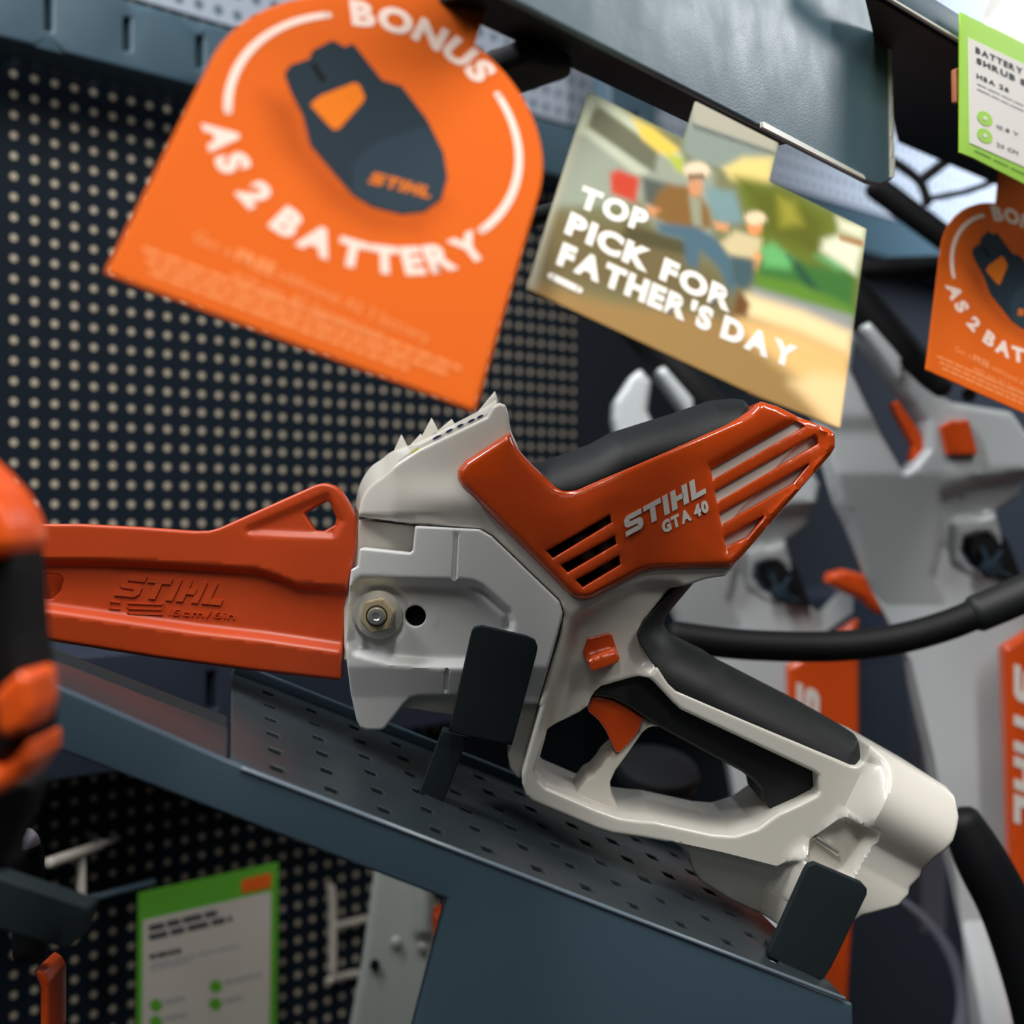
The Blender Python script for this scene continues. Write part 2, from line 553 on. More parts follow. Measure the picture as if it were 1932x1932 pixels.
M_NAVY = mat('navy_steel', (34, 42, 58), 0.5)
M_ZINC = mat('zinc_plate', (226, 224, 214), 0.3, metal=0.55, bump=0.06, bscale=600)
M_BOLT = mat('bright_steel', (215, 215, 210), 0.3, metal=0.8)
M_BRASSY = mat('yellow_passivated_zinc', (232, 212, 172), 0.3, metal=0.5, bump=0.05, bscale=500)
M_WHITE = mat('white_print', (240, 236, 228), 0.6, spec=0.2)
M_LETTER = mat('silver_print', (214, 210, 202), 0.5, spec=0.3)
M_TAG = mat('orange_card', (224, 98, 28), 0.5, spec=0.25)
M_PINKW = mat('pale_ink', (232, 208, 196), 0.7, spec=0.06)
M_PALEO = mat('pale_orange_ink', (226, 140, 84), 0.7, spec=0.06)
M_TGREY = mat('trimmer_grey_plastic', (186, 192, 194), 0.26, spec=0.5, coat=0.2)
M_INK = mat_vcol('printed_ink', 0.7, 0.06)
M_BATT = mat('slate_ink', (36, 48, 57), 0.7, spec=0.06)
M_BATT2 = mat('slate_ink_light', (43, 57, 67), 0.7, spec=0.06)
M_BATO = mat('amber_ink', (214, 112, 26), 0.7, spec=0.06)
M_GREEN = mat('lime_green_print', (160, 214, 60), 0.5, spec=0.25)
M_GREEND = mat('leaf_green_print', (92, 165, 50), 0.5, spec=0.25)
M_SIGN = mat('dimmed_white_board', (196, 190, 182), 0.6, spec=0.2)  # white board colour darkened to carry the dim light low on the wall
M_PAPER = mat('white_card', (236, 233, 228), 0.6, spec=0.2)
M_DARKINK = mat('dark_ink', (60, 66, 72), 0.6, spec=0.2)
M_GREYINK = mat('grey_ink', (165, 165, 168), 0.6, spec=0.2)
M_WIRE = mat('pale_steel_wire', (205, 200, 190), 0.35, spec=0.5)
M_DIMGREY = mat('dimmed_grey_plastic', (138, 143, 138), 0.4)  # grey darkened in the colour to set the tool in dimmer light
M_LAV = mat('lavender_grey_plastic', (120, 120, 135), 0.4)
M_NEARO = mat('bright_orange_plastic', (240, 92, 28), 0.3, spec=0.5, coat=0.3)
M_EDGE = mat('gloss_highlight_edge', (120, 136, 148), 0.2, spec=0.7, coat=0.6)  # lighter gloss paint for the highlight along the tray edge
M_PALE = mat('pale_edge', (220, 222, 210), 0.25, spec=0.5)

# ------------------------------------------------------------------ the setting: perforated back wall
PB_O = np.array([-0.3943 * 0.85, 0.85, 0.0]); PB_U = np.array([0.7325, 0.6807, 0.0]); PB_U /= np.linalg.norm(PB_U); PB_V = np.array([0, 0, 1.0])
PBF = Frame(PB_O, PB_U, PB_V)
PB = Plane(PB_O, PBF.N)
PN = PB.n                                    # from the wall towards the aisle
def wallplane(off): return Plane(PB_O + PN * off, PN)

a0, b0 = PBF.loc(25.9, 216.9); a1, b1 = PBF.loc(103.0, 234.2); a2, b2 = PBF.loc(27.2, 333.0)
PITCH_U = (a1 - a0) / 2; PITCH_V = (b0 - b2) / 3

def peg_material():
    m = bpy.data.materials.new('perforated_panel'); m.use_nodes = True
    nt = m.node_tree; b = nt.nodes['Principled BSDF']; N = nt.nodes.new; L = nt.links.new
    tc = N('ShaderNodeTexCoord'); sx = N('ShaderNodeSeparateXYZ'); L(tc.outputs['Object'], sx.inputs[0])
    def mth(op, a, v=None, c=None):
        n = N('ShaderNodeMath'); n.operation = op
        for k, w in enumerate((a, v, c)):
            if w is None: continue
            if isinstance(w, (int, float)): n.inputs[k].default_value = w
            else: L(w, n.inputs[k])
        return n.outputs[0]
    def cell(o, off, pitch):
        t = mth('DIVIDE', mth('SUBTRACT', o, off), pitch)
        t = mth('FRACT', mth('ADD', t, 100.5))
        return mth('SUBTRACT', t, 0.5)
    u = cell(sx.outputs[0], a0, PITCH_U); v = cell(sx.outputs[1], b0, PITCH_V)
    r = mth('SQRT', mth('ADD', mth('MULTIPLY', u, u), mth('MULTIPLY', v, v)))
    mask = mth('SUBTRACT', 1.0, mth('SMOOTH_MIN', mth('MULTIPLY', mth('MAXIMUM', mth('SUBTRACT', r, 0.15), 0.0), 14.0), 1.0, 0.05))
    mx = N('ShaderNodeMix'); mx.data_type = 'RGBA'
    mx.inputs[6].default_value = tuple(lin((22, 32, 42))) + (1,); mx.inputs[7].default_value = tuple(lin((184, 174, 156))) + (1,)
    L(mask, mx.inputs[0]); L(mx.outputs[2], b.inputs['Base Color'])
    b.inputs['Roughness'].default_value = 0.6; b.inputs['Specular IOR Level'].default_value = 0.12
    return m

def panel(name, a_lo, a_hi, b_lo, b_hi, m, off, th):
    """slab parallel to the wall with its own object axes along the wall"""
    v = [(a, b, c) for a in (a_lo, a_hi) for b in (b_lo, b_hi) for c in (off - th, off)]
    f = [(0, 1, 3, 2), (4, 6, 7, 5), (0, 4, 5, 1), (2, 3, 7, 6), (0, 2, 6, 4), (1, 5, 7, 3)]
    me = bpy.data.meshes.new(name); me.from_pydata(v, [], f); me.materials.append(m)
    bm = bmesh.new(); bm.from_mesh(me); bmesh.ops.recalc_face_normals(bm, faces=bm.faces); bm.to_mesh(me); bm.free()
    o = bpy.data.objects.new(name, me); COL.objects.link(o)
    R = Matrix((PB_U, PB_V, PN)).transposed()
    o.matrix_world = Matrix.Translation(Vector(PB_O)) @ R.to_4x4()
    return o

A_SPLIT = PBF.loc(1084, 700)[0]
tag(panel('wall_back', -0.35, A_SPLIT, -0.75, 0.36, peg_material(), 0.0, 0.012), kind='structure')
tag(panel('wall_right', A_SPLIT + 0.002, 2.6, -0.75, 0.36, mat('plain_blue_panel', (27, 32, 40), 0.5), 0.0, 0.012), kind='structure')
tag(link_mesh('floor', [(-1.5, -1.6, -1.25), (3, -1.6, -1.25), (3, 3, -1.25), (-1.5, 3, -1.25)], [(0, 1, 2, 3)], mat('grey_floor', (70, 70, 70), .4)), kind='structure')
tag(panel('trim_1', PBF.loc(845, 1400)[0], A_SPLIT, -0.75, PBF.loc(1000, 1320)[1], mat('slate_panel', (58, 60, 72), .5), 0.012, .010), kind='structure')
# pale perforated panel above the beam
def upper_material():
    m = mat('pale_perforated_panel', (128, 150, 166), 0.45)
    nt = m.node_tree; b = nt.nodes['Principled BSDF']; tc = nt.nodes.new('ShaderNodeTexCoord')
    vo = nt.nodes.new('ShaderNodeTexVoronoi'); vo.inputs['Scale'].default_value = 62; vo.inputs['Randomness'].default_value = 0.0
    cr = nt.nodes.new('ShaderNodeValToRGB'); cr.color_ramp.elements[0].position = 0.18; cr.color_ramp.elements[1].position = 0.3
    cr.color_ramp.elements[0].color = tuple(lin((84, 100, 114))) + (1,); cr.color_ramp.elements[1].color = tuple(lin((158, 168, 182))) + (1,)
    nt.links.new(tc.outputs['Object'], vo.inputs['Vector']); nt.links.new(vo.outputs['Distance'], cr.inputs['Fac'])
    nt.links.new(cr.outputs['Color'], b.inputs['Base Color'])
    return m
tag(panel('wall_upper', -0.35, 2.6, 0.362, 0.75, upper_material(), 0.0, 0.012), kind='structure')

# slotted beams that run along the wall
BEAM = wallplane(0.055)
BF = Frame(PB_O + PN * 0.055, PB_U, PB_V)
def beam(name, label, ytop_px, ybot_px, slots, m, a_lo=-0.3, a_hi=2.4, lip=0.03, off=0.055):
    BF = Frame(PB_O + PN * off, PB_U, PB_V)
    zt = BF.loc(*ytop_px)[1]; zb = BF.loc(*ybot_px)[1]
    t = thing(name, label, 'shelf beam', tuple(BF(0.2, zb)))
    holes = []
    for (x0, y0, x1, y1) in slots:
        holes.append(rnd(BF.locs([(x0, y0), (x1, y0), (x1, y1), (x0, y1)]), 0.0012))
    relief('face_plate', [(a_lo, zb), (a_hi, zb), (a_hi, zt), (a_lo, zt)], BF, 0.012, m, t, holes, edge=0.002, step=0.02, flip=False, grid=False)
    o = BF(a_lo, zt, -0.0125)
    v, f = box_geo(o, PB_U * (a_hi - a_lo), PB_V * -0.003, -PN * lip, 0.0008)
    v2, f2 = box_geo(BF(a_lo, zb + 0.003, -0.0125), PB_U * (a_hi - a_lo), PB_V * -0.003, -PN * lip, 0.0008)
    V, F = merge((v, f), (v2, f2)); link_mesh('flange', V, F, m, t)
    return t
sl = [(86, -20, 99, 58), (234, 33, 247, 95), (371, 68, 385, 127)]
beam('slotted_beam', 'pale blue slotted steel beam along the top of the perforated wall', (330, 26), (180, 114), sl, M_BEAM)
beam('slotted_beam', 'dark navy slotted beam low on the wall under the orange blade cover', (235, 1231), (235, 1455), [(391, 1268, 408, 1338)], M_NAVY, -0.3, 0.95, 0.105, 0.12)

# ------------------------------------------------------------------ sloping display shelf
YF = 0.469
D1 = np.array([1, .255, -.4526]); D1 /= np.linalg.norm(D1)
D2 = np.array([-.213, 1, .094]); D2 -= D1 * (D1 @ D2); D2 /= np.linalg.norm(D2)
SF = Frame((0, YF, -.2767 * YF), D1, D2)
TR = Plane(SF.O, SF.N)
LIPN = np.cross(D1, [0, 0, 1.0])
LIP = Plane(SF.O - D2 * 0.001, LIPN)
shelf = thing('display_shelf', 'sloping blue grey steel display shelf with a perforated tray under the saw', 'shelf', tuple(LIP(np.array([900.]), np.array([1900.]))[0]))
hc = [SF.loc(*p) for p in zz(0, 860, 2.683, (1405, 1582), (1680, 1692), (1580, 1290), (1680, 1690))]
HP_A = (hc[1][0] - hc[0][0]); HP_B = (hc[2][1] - hc[3][1]) / 5; SKEW = (hc[2][0] - hc[3][0]) / 5
holes = []
hw, hh = HP_A * 0.125, HP_B * 0.14
aL = SF.loc(436, 1440)[0]; aR = SF.loc(1611, 1896)[0]
bB = SF.loc(967, 1478)[1]
for i in range(-2, 16):
    for j in range(-1, 9):
        ca = hc[1][0] + i * HP_A + j * SKEW; cb = hc[3][1] + j * HP_B
        if not (aL + 0.008 < ca < aR - 0.012 and 0.004 < cb < bB - 0.012): continue
        holes.append([(ca - hw, cb - hh), (ca + hw, cb - hh), (ca + hw, cb + hh), (ca - hw, cb + hh)])
relief('perforated_tray', [(aL, 0.0), (aR, 0.0), (aR, bB), (aL, bB)], SF, 0.0015, M_TRAY, shelf, holes, edge=0.0007, step=0.02, flip=False, grid=False)
box('back_flange', SF(aL, bB - .001, -.002), D1 * (aR - aL), D2 * 0.003, SF.N * 0.007, M_STEEL, shelf, 0.001)
V, F = tube_geo([SF(aL + .004, -.0012, .0002), SF(aR - .003, -.0012, .0002)], .0008, 12, 0); link_mesh('edge_highlight', V, F, M_EDGE, shelf, 60)  # added bright strip, stands in for light glinting on the rounded edge
# arm that carries the tray further to the left
aA = SF.loc(-250, 1150)[0]; bA = SF.loc(300, 1320)[1]; bA2 = SF.loc(300, 1297)[1]
box('shelf_arm', SF(aA, 0.0, -.012), D1 * (aL - aA - .0005), D2 * bA, SF.N * 0.012, M_TRAY, shelf, 0.002)
box('arm_rib', SF(aA, bA + .0006, -.014), D1 * (aL - aA - .0005), D2 * (bA2 - bA), SF.N * 0.0135, M_HOLDER, shelf, 0.002)
# front sheet: lip and hanging panel in one folded piece
front = [(-200, 1165), (142, 1309), (428, 1434), (1016, 1664), (1610, 1895, 5), (1612, 1990), (1612, 2090), (740, 2090), (781, 1932), (842, 1697, 3), (719, 1650), (142, 1427), (-200, 1294)]
relief('front_panel', rnd(front, 0), LIP, 0.004, M_STEEL, shelf, edge=7.0, step=30, grid=False)

# ------------------------------------------------------------------ dark steel holders on the shelf
def holder(label, plate, stem, Yp, depth, stem_d):
    ctr = np.mean([p[:2] for p in plate], 0)
    t = thing('tool_holder', label, 'holder', tuple(P(ctr[0], stem[2][1], Yp)), 'steel holders on the sloping shelf')
    relief('plate', rnd(plate, 0), facing(Yp), 0.004, M_HOLDER, t, edge=3, step=14, grid=False)
    relief('stem', rnd(stem, 2), facing(Yp + .006), stem_d, M_HOLDER, t, edge=3, step=14, grid=False)
    bot = plate[-4:]
    return t
# ------------------------------------------------------------------ the pruning saw
saw = thing('pruning_saw', 'orange and grey cordless pruning saw with a black grip lying on the sloping shelf', 'saw', tuple(P(1150, 1500, 0.57)))
Z3 = (620, 720, 3.864); Z4 = (1000, 720, 3.019); Z5 = (620, 1080, 3.864); Z6 = (940, 1080, 3.45); Z7 = (1200, 1180, 2.841); Z9 = (1220, 1020, 4.2)

guard_top = [tuple(q) for q in spline(zz(*Z3, (200, 985), (203, 930), (222, 855), (262, 785), (325, 725), (395, 682), (500, 592)), 4)[:-1]] + zz(*Z3, (500, 592), (660, 490), (900, 375), (1150, 255), (1195, 180), (1245, 150), (1290, 168), (1308, 225), (1328, 355))
under = [(1000, 895), (1100, 950), (1392, 1040), (1384, 1072), (1369, 1087), (1334, 1092), (1302, 1103), (1268, 1112)]
handle_out = [(1215, 1176, 6), (1207, 1196, 8), (1211, 1215, 8), (1236, 1251), (1262, 1289, 10), (1276, 1302, 10), (1605, 1444, 6), (1617, 1446, 8), (1630, 1437, 8), (1640, 1410, 4), (1643, 1406)]
end_out = [(1672, 1419, 10)] + [(1786, 1484, 8), (1799, 1500, 8), (1795, 1532, 10), (1777, 1571, 10), (1763, 1588, 10), (1747, 1604, 10), (1738, 1623, 10), (1728, 1648, 10), (1710, 1667, 6), (1707, 1680, 6), (1686, 1701, 12), (1650, 1711, 10), (1619, 1720, 10), (1560, 1770, 20), (1453, 1757, 20), (1397, 1729, 20), (1334, 1687, 20), (1316, 1659, 15), (1304, 1618, 6), (1270, 1592), (1209, 1581, 20), (1154, 1573, 10), (1125, 1564), (1004, 1513, 8), (993, 1502, 8), (985, 1480, 10), (984, 1462, 10), (988, 1448), (1020, 1330)]
seam = [(1016, 1333), (1055, 1205), (1064.5, 1160, 10), (1057.5, 1134, 10), (930, 1011, 8), (907, 998, 6), (775, 987), (680, 976)]
shell_out = rnd(guard_top, 4)
shell_out = rnd([p for p in guard_top] + under + handle_out + end_out + seam, 5)
hole_in = rnd(zz(*Z6, (320, 1035, 4), (430, 990, 10), (540, 935, 10), (592, 890, 10), (612, 840, 10), (640, 795, 6), (680, 755, 8), (930, 685, 12), (985, 690, 8), (1012, 712), (1140, 850), (1190, 895, 10)) +
              [(1536, 1457, 4), (1544, 1464, 4), (1546, 1493, 4), (1541, 1500, 6), (1510, 1516, 12), (1470, 1534, 20), (1430, 1563, 25), (1385, 1577, 25), (1345, 1574, 20), (1290, 1562, 10), (1235, 1550), (1205, 1548, 10), (1170, 1543, 10), (1125, 1527), (1060, 1499), (1030, 1486, 10), (1016, 1472, 10), (1011, 1455)], 3)
yoke = zz(*Z6, (300, 1090), (400, 760), (470, 450), (500, 350), (545, 288), (640, 235), (800, 150), (900, 100), (990, 78), (1150, 84), (1190, 130), (960, 380), (930, 430), (1010, 590), (960, 640), (900, 760), (640, 870), (560, 1000))
yoke = rnd(yoke, 14)
lobe = rnd(zz(*Z6, (330, 1090), (450, 700), (600, 640), (640, 800), (580, 960)), 20)
socket_pocket = rnd(zz(*Z7, (1120, 1030), (1255, 1085), (1250, 1110), (1120, 1320), (880, 1400), (940, 1150)), 6)
bay = rnd([(1262, 1592), (1360, 1613), (1466, 1640, 14), (1540, 1606), (1600, 1660), (1560, 1850), (1250, 1850)], 4)
barrel = rnd([(1628, 1380), (1652, 1440), (1606, 1532, 20), (1500, 1616, 20), (1470, 1700), (1470, 1850), (1900, 1850), (1900, 1380)], 8)
def shell_h(x, y, d):
    h = np.zeros_like(x)
    # rounded nose of the hand guard
    top = y < 1000
    h += np.where(top & (x < 742), -(742 - x) * 0.00011, 0)
    h += np.where(top, 0.0028 * np.exp(-(((x - 860) / 110) ** 2 + ((y - 945) / 38) ** 2)), 0)
    h += np.where(top & (y > 968) & (x < 860), -(y - 968) * 0.00012 * sstep((860 - x) / 60), 0)
    h += pocket(x, y, yoke, 0.0065, 16)
    h += pocket(x, y, lobe, 0.005, 26)
    # barrel at the end of the handle
    nx, ny = -85.0 / 176.8, 155.0 / 176.8
    w = (x - 1640) * nx + (y - 1405) * ny
    e = sstep(sdist(x, y, barrel) / 44 + .4)
    b1 = np.clip(1 - ((w - 88) / 90) ** 2, 0.0, 1); b2 = 0.5 * np.sqrt(np.clip(1 - ((w - 250) / 85) ** 2, 0, 1))
    b3 = 0.42 * sstep((w - 60) / 60) * sstep((330 - w) / 60)
    h += e * 0.015 * np.maximum(np.maximum(b1, b2), b3)
    # underside of the battery bay falls away
    u = sstep(sdist(x, y, bay) / 12 + .5) * (1 - e)
    yl = np.where(x < 1470, 1592 + (x - 1270) * 0.235, 1639 - (x - 1470) * 0.55)
    h += -u * (0.006 + 0.00014 * np.clip(y - yl, 0, 200))
    k = sstep(sdist(x, y, socket_pocket) / 14 + .5); h = h * (1 - k) - 0.0055 * k
    return h
relief('body_shell', shell_out, 0.541, 0.062, M_GREY, saw, [hole_in, zz(*Z4, (50, 965), (468, 720), (545, 1045), (300, 1200))], edge=7, hf=shell_h, step=6, feat=[(yoke, True, (-8, -3, 3, 8)), (bay, True, (-6, -2, 2, 6)), (barrel, True, (-16, -7, 5, 15, 25)), (socket_pocket, True, (-4, -1.5, 1.5, 4)), ([(742, 860), (742, 985)], False, (0,))])

core = [(676, 980), (930, 1010), (1062, 1140, 8), (1050, 1240), (1014, 1335), (1003, 1383), (985, 1450, 6), (981, 1474, 6), (962, 1450, 10), (957, 1424, 6), (966, 1400), (930, 1365, 10), (850, 1349), (755, 1335), (649, 1245), (648, 1150, 4), (664, 1070)]
relief('motor_block', rnd(core, 3), 0.5535, 0.045, M_GREY, saw, edge=5, step=25, grid=False)

# --- sprocket cover
cover = zz(*Z3, (630, 1052, 3), (1100, 1076, 5), (1190, 1128, 6), (1686, 1606, 10), (1708, 1690, 10)) + zz(*Z5, (1700, 350, 8), (1526, 970, 2), (1400, 972), (917, 908), (650, 912, 4), (590, 925, 5), (545, 970, 4), (400, 1155, 8), (370, 1170, 4), (260, 1170, 4), (215, 1152, 4), (190, 1100, 5), (150, 900), (125, 620), (125, 500)) + zz(*Z3, (146, 1480), (160, 1372, 3), (208, 1345, 4), (222, 1225, 3), (240, 1213, 3), (590, 1249, 4), (612, 1230, 3))
pk = rnd(zz(*Z3, (150, 1900), (172, 1530), (230, 1455), (700, 1468), (1040, 1480), (1110, 1510), (1310, 1690), (1326, 1750)) + zz(*Z5, (1318, 420), (1180, 660), (960, 668), (800, 668), (440, 640), (190, 575)), 10)
HOLE_C = zz(*Z3, (625, 1717))[0]; NUT_C = zz(*Z3, (365, 1697))[0]
ramp_a, ramp_b = zz(*Z3, (980, 1480))[0], zz(*Z3, (1250, 1800))[0]
GRV = ((zz(*Z3, (930, 1125))[0], zz(*Z3, (915, 1415))[0]), (zz(*Z5, (860, 725))[0], zz(*Z5, (852, 865))[0]))
def cover_h(x, y, d):
    h = pocket(x, y, pk, 0.0052, 11)
    # sloping right end of the pocket
    t = ((x - 905) * 0.74 + (y - 1120) * -0.67)
    inp = sstep(sdist(x, y, pk) / 14)
    h += inp * 0.0042 * sstep((t + 26) / 40)
    for a, b in GRV:
        h -= 0.0011 * sstep((5.5 - seg_d(x, y, a, b)) / 3)
    a = np.arctan2(y - HOLE_C[1], x - HOLE_C[0]); r = np.hypot(x - HOLE_C[0], y - HOLE_C[1])
    h += 0.0004 * sstep((4 - abs(r - 40)) / 3) * (abs(a) < 0.5)
    # the lower apron leans back under
    h += -0.00006 * np.clip(y - 1258, 0, 60) - 0.00003 * np.clip(y - 1318, 0, 80)
    h += np.where(x < 757, -0.00001 * (757 - x), 0)
    h += -0.0012 * sstep((10 - np.abs(np.hypot(x - NUT_C[0], y - NUT_C[1]) - 50)) / 8) 
    return h
cov = relief('side_cover', rnd(cover, 1.5), 0.538, 0.014, M_COVER, saw, [disc2(HOLE_C, 20)], edge=5, hf=cover_h, step=5, hedge=3, feat=[(pk, True, (-6, -3.5, -1.2, 1.2, 3.5, 6)), ([(655, 1258), (860, 1258)], False, (0,))] + [([a, b], False, (-6, -4, -2.5, 2.5, 4, 6)) for a, b in GRV])
V, F = lathe_geo(P(HOLE_C[0], HOLE_C[1], 0.5475), (0, -1, 0), [(-.004, .0046), (0, .0046), (0.0002, 0)])
link_mesh('bolt_hole', V, F, M_HOLE, cov)
PXS = 0.542 / FP
nc = P(NUT_C[0], NUT_C[1], 0.5435)
V, F = lathe_geo(nc, (0, -1, 0), [(-.002, 46 * PXS), (.0010, 46 * PXS), (.0014, 45 * PXS), (.0021, 36 * PXS), (.0023, 30 * PXS), (.0023, 0)], 56)
link_mesh('flange_washer', V, F, M_ZINC, saw)
bm = bmesh.new()
hexr = 34 * PXS
vs0 = []; vs1 = []
for k in range(6):
    g = math.radians(60 * k + 12)
    vs0.append(bm.verts.new((nc[0] + hexr * math.cos(g), nc[1] - .002, nc[2] + hexr * math.sin(g))))
    vs1.append(bm.verts.new((nc[0] + hexr * math.cos(g), nc[1] - .0085, nc[2] + hexr * math.sin(g))))
bm.faces.new(vs1)
for k in range(6): bm.faces.new((vs0[k], vs0[(k + 1) % 6], vs1[(k + 1) % 6], vs1[k]))
bmesh.ops.bevel(bm, geom=[e for e in bm.edges], offset=.0005, segments=2, affect='EDGES')
nut = from_bm('hex_nut', bm, M_BRASSY, saw, 30)
V, F = lathe_geo(nc + np.array([0, -.0084, 0]), (0, -1, 0), [(-.001, 20 * PXS), (.0002, 20 * PXS), (.0003, 18 * PXS), (-.0008, 17.4 * PXS), (-.0008, 0)])
link_mesh('nut_bore', V, F, M_HOLE, nut)
V, F = lathe_geo(nc + np.array([0, -.0088, 0]), (0, -1, 0), [(-.002, 15.5 * PXS), (.001, 15.5 * PXS), (.0016, 14 * PXS), (.0017, 8 * PXS), (.0013, 6 * PXS), (.0013, 0)])
link_mesh('stud', V, F, M_BOLT, nut)

# --- orange motor housing
orange = zz(*Z3, (1325, 355, 2), (990, 573, 14), (934, 640, 10), (932, 700, 8), (965, 768, 8), (1765, 1565, 8), (1815, 1594, 6), (1880, 1598, 6), (1935, 1585, 8)) + zz(*Z4, (650, 1090, 10), (730, 1074, 8), (1150, 1065, 2), (1205, 1015, 6), (1728, 415, 12), (1752, 372, 14), (1750, 290, 14), (1715, 262, 8)) + [(1510, 784, 6), (1470, 764, 6), (1440, 755, 3), (1428, 761, 6), (1416, 774, 6), (1395, 786, 4)] + [tuple(q) for q in spline([(1110, 907), (1085, 917.5), (1062, 919), (1040, 908), (1018, 888), (996, 866), (979, 846), (969, 828), (963.5, 813)], 4)[:-1]]
rear_slots = [zz(*Z4, *s) for s in (((1035, 500), (1520, 225), (1568, 255), (1045, 557)), ((1058, 626), (1625, 304), (1640, 318), (1646, 352), (1070, 686)), ((1084, 755), (1600, 463), (1505, 578), (1095, 816)), ((1108, 890), (1340, 763), (1245, 884), (1120, 943)))]
side_slots = [zz(*Z4, *s) for s in (((95, 966), (455, 760), (465, 802), (132, 1005)), ((176, 1047), (483, 880), (492, 925), (216, 1087)), ((262, 1132), (507, 993), (516, 1042), (302, 1172)))]
def orange_h(x, y, d):
    h = 0.0012 * (1 - np.exp(-d / 40))
    # bars of the rear grille sit a little lower than the panel round them
    g = rnd(zz(*Z4, (1015, 480), (1540, 190), (1690, 300), (1680, 420), (1120, 1000)), 4)
    return h - 0.0012 * sstep(sdist(x, y, g) / 8 + 0.5)
org = relief('motor_housing', rnd(orange, 4), 0.5365, 0.066, M_ORANGE, saw, [rnd(s, 1.5) for s in rear_slots + side_slots], edge=15, hf=orange_h, step=7, edge_h=0.0055, hedge=3.5)
inner = zz(*Z4, (1000, 470), (1500, 190), (1670, 270), (1680, 400), (1150, 980), (1090, 960))
CR = zz(*Z4, (1640, 215), (1390, 480), (1290, 640), (1120, 830))
def inner_h(x, y, d):
    a, b_ = CR[0], CR[-1]
    s = (x - a[0]) * (b_[1] - a[1]) - (y - a[1]) * (b_[0] - a[0])
    return -0.0022 * sstep(s / math.hypot(b_[0] - a[0], b_[1] - a[1]) / 4 + .5)
relief('grille_backing', inner, 0.5395, 0.02, M_LIGHT, org, hf=inner_h, step=9, feat=[([CR[0], CR[-1]], False, (-3, -1, 1, 3))])
dark = zz(*Z4, (60, 960), (470, 730), (540, 1050), (300, 1210))
relief('vent_backing', dark, 0.549, 0.02, M_HOLE, org, step=30, grid=False)
fan = [tube_geo([P(p[0], p[1], .5475), P(q[0], q[1], .5475)], .0035, 14, 0) for p, q in ((zz(*Z4, (290, 895))[0], zz(*Z4, (330, 1000))[0]), (zz(*Z4, (425, 800))[0], zz(*Z4, (430, 1050))[0]))]
V, F = merge(*fan); link_mesh('fan_blade', V, F, mat('grey_vane', (95, 97, 92), .4), org)

OM = facing(0.5365)
V2, F2, w = logo_geo(0.30)
p0 = zz(*Z4, (546, 884))[0]; p1 = zz(*Z4, (1003, 634))[0]
ex = np.array([p1[0] - p0[0], p1[1] - p0[1]]); th = math.atan2(-ex[1], ex[0])
def put(V2, w, p0, p1, cap):
    e = np.array([p1[0] - p0[0], p1[1] - p0[1]]) / w; L = np.linalg.norm(e); up = np.array([e[1], -e[0]]) / L * cap
    return np.array(p0[:2]) + V2[:, :1] * e + V2[:, 1:] * up
def lay(name, V2, F, M, h, th, m, parent):
    Q = V2.copy(); Q[:, 1] *= -1
    V, FF = ext(Q, F, lambda a, b, k: M(a, -b, k), h, th)
    return link_mesh(name, V, FF, m, parent, 30)
lay('lettering', put(V2, w, p0, p1, 34), F2, OM, 0.0013, 0.0003, M_LETTER, org)
V2, F2, w = text_geo('GTA 40', 0.06, 0.10, 0.3); V2[:, 0] += 0.28 * V2[:, 1]
lay('lettering', put(V2, w, zz(*Z4, (757, 862))[0], zz(*Z4, (1018, 733))[0], 19), F2, OM, 0.0013, 0.0003, M_LETTER, org)

# --- black grips
tg = [(976, 850, 2), (987, 862, 6), (1008, 868, 8), (1029, 865, 8), (1120, 831, 10), (1159, 809, 20), (1281, 771, 20), (1354, 746, 10), (1397, 741, 8), (1422, 743, 6), (1434, 757, 6), (1424, 774, 6), (1402, 792, 6), (1086, 926, 6), (1062, 927, 6), (1038, 915, 6), (1014, 892, 6), (994, 870, 6)]
def roll(line, T, H):
    L = np.array([p[:2] for p in line], float)
    def f(x, y, d):
        t = np.clip(lined(x, y, L, False) / T, 0, 1)
        return -H * (1 - np.sqrt(np.clip(1 - (1 - t) ** 2, 0, 1)))
    return f
tgl = [p[:2] for p in rnd(tg[0:1] + tg[1:10] + [(1434, 757)], 0)]
relief('top_grip', rnd(tg, 4), 0.537, 0.06, M_RUBBER, saw, edge=2, step=7, hf=roll(tgl, 76, .030), feat=[(tgl, False, (-1.5, -5, -10, -18, -28))])
rg = [(1366, 1084, 2), (1334, 1089, 3), (1322, 1093, 3), (1308, 1102, 3), (1277, 1112, 5), (1218, 1170, 8), (1203, 1196, 8), (1207, 1214, 8), (1232, 1253), (1258, 1292, 8), (1273, 1306, 8), (1604, 1449, 5), (1619, 1450, 6), (1634, 1438, 8), (1645, 1411, 4), (1639, 1402, 3), (1553, 1353), (1387, 1268), (1358, 1249), (1291, 1216, 8), (1275, 1203, 8), (1265, 1187, 8), (1268, 1172, 8), (1287, 1149), (1325, 1104, 6), (1344, 1099, 5), (1362, 1090)]
rgl = [(1645, 1411), (1639, 1402), (1553, 1353), (1387, 1268), (1358, 1249), (1291, 1216), (1275, 1203), (1265, 1187), (1268, 1172), (1287, 1149), (1325, 1104), (1344, 1099), (1362, 1090)]
relief('rear_grip', rnd(rg, 3), 0.5415, 0.05, M_RUBBER, saw, edge=2, step=7, hf=roll(rgl, 78, .026), feat=[(rgl, False, (1.5, 5, 10, 18, 28))])
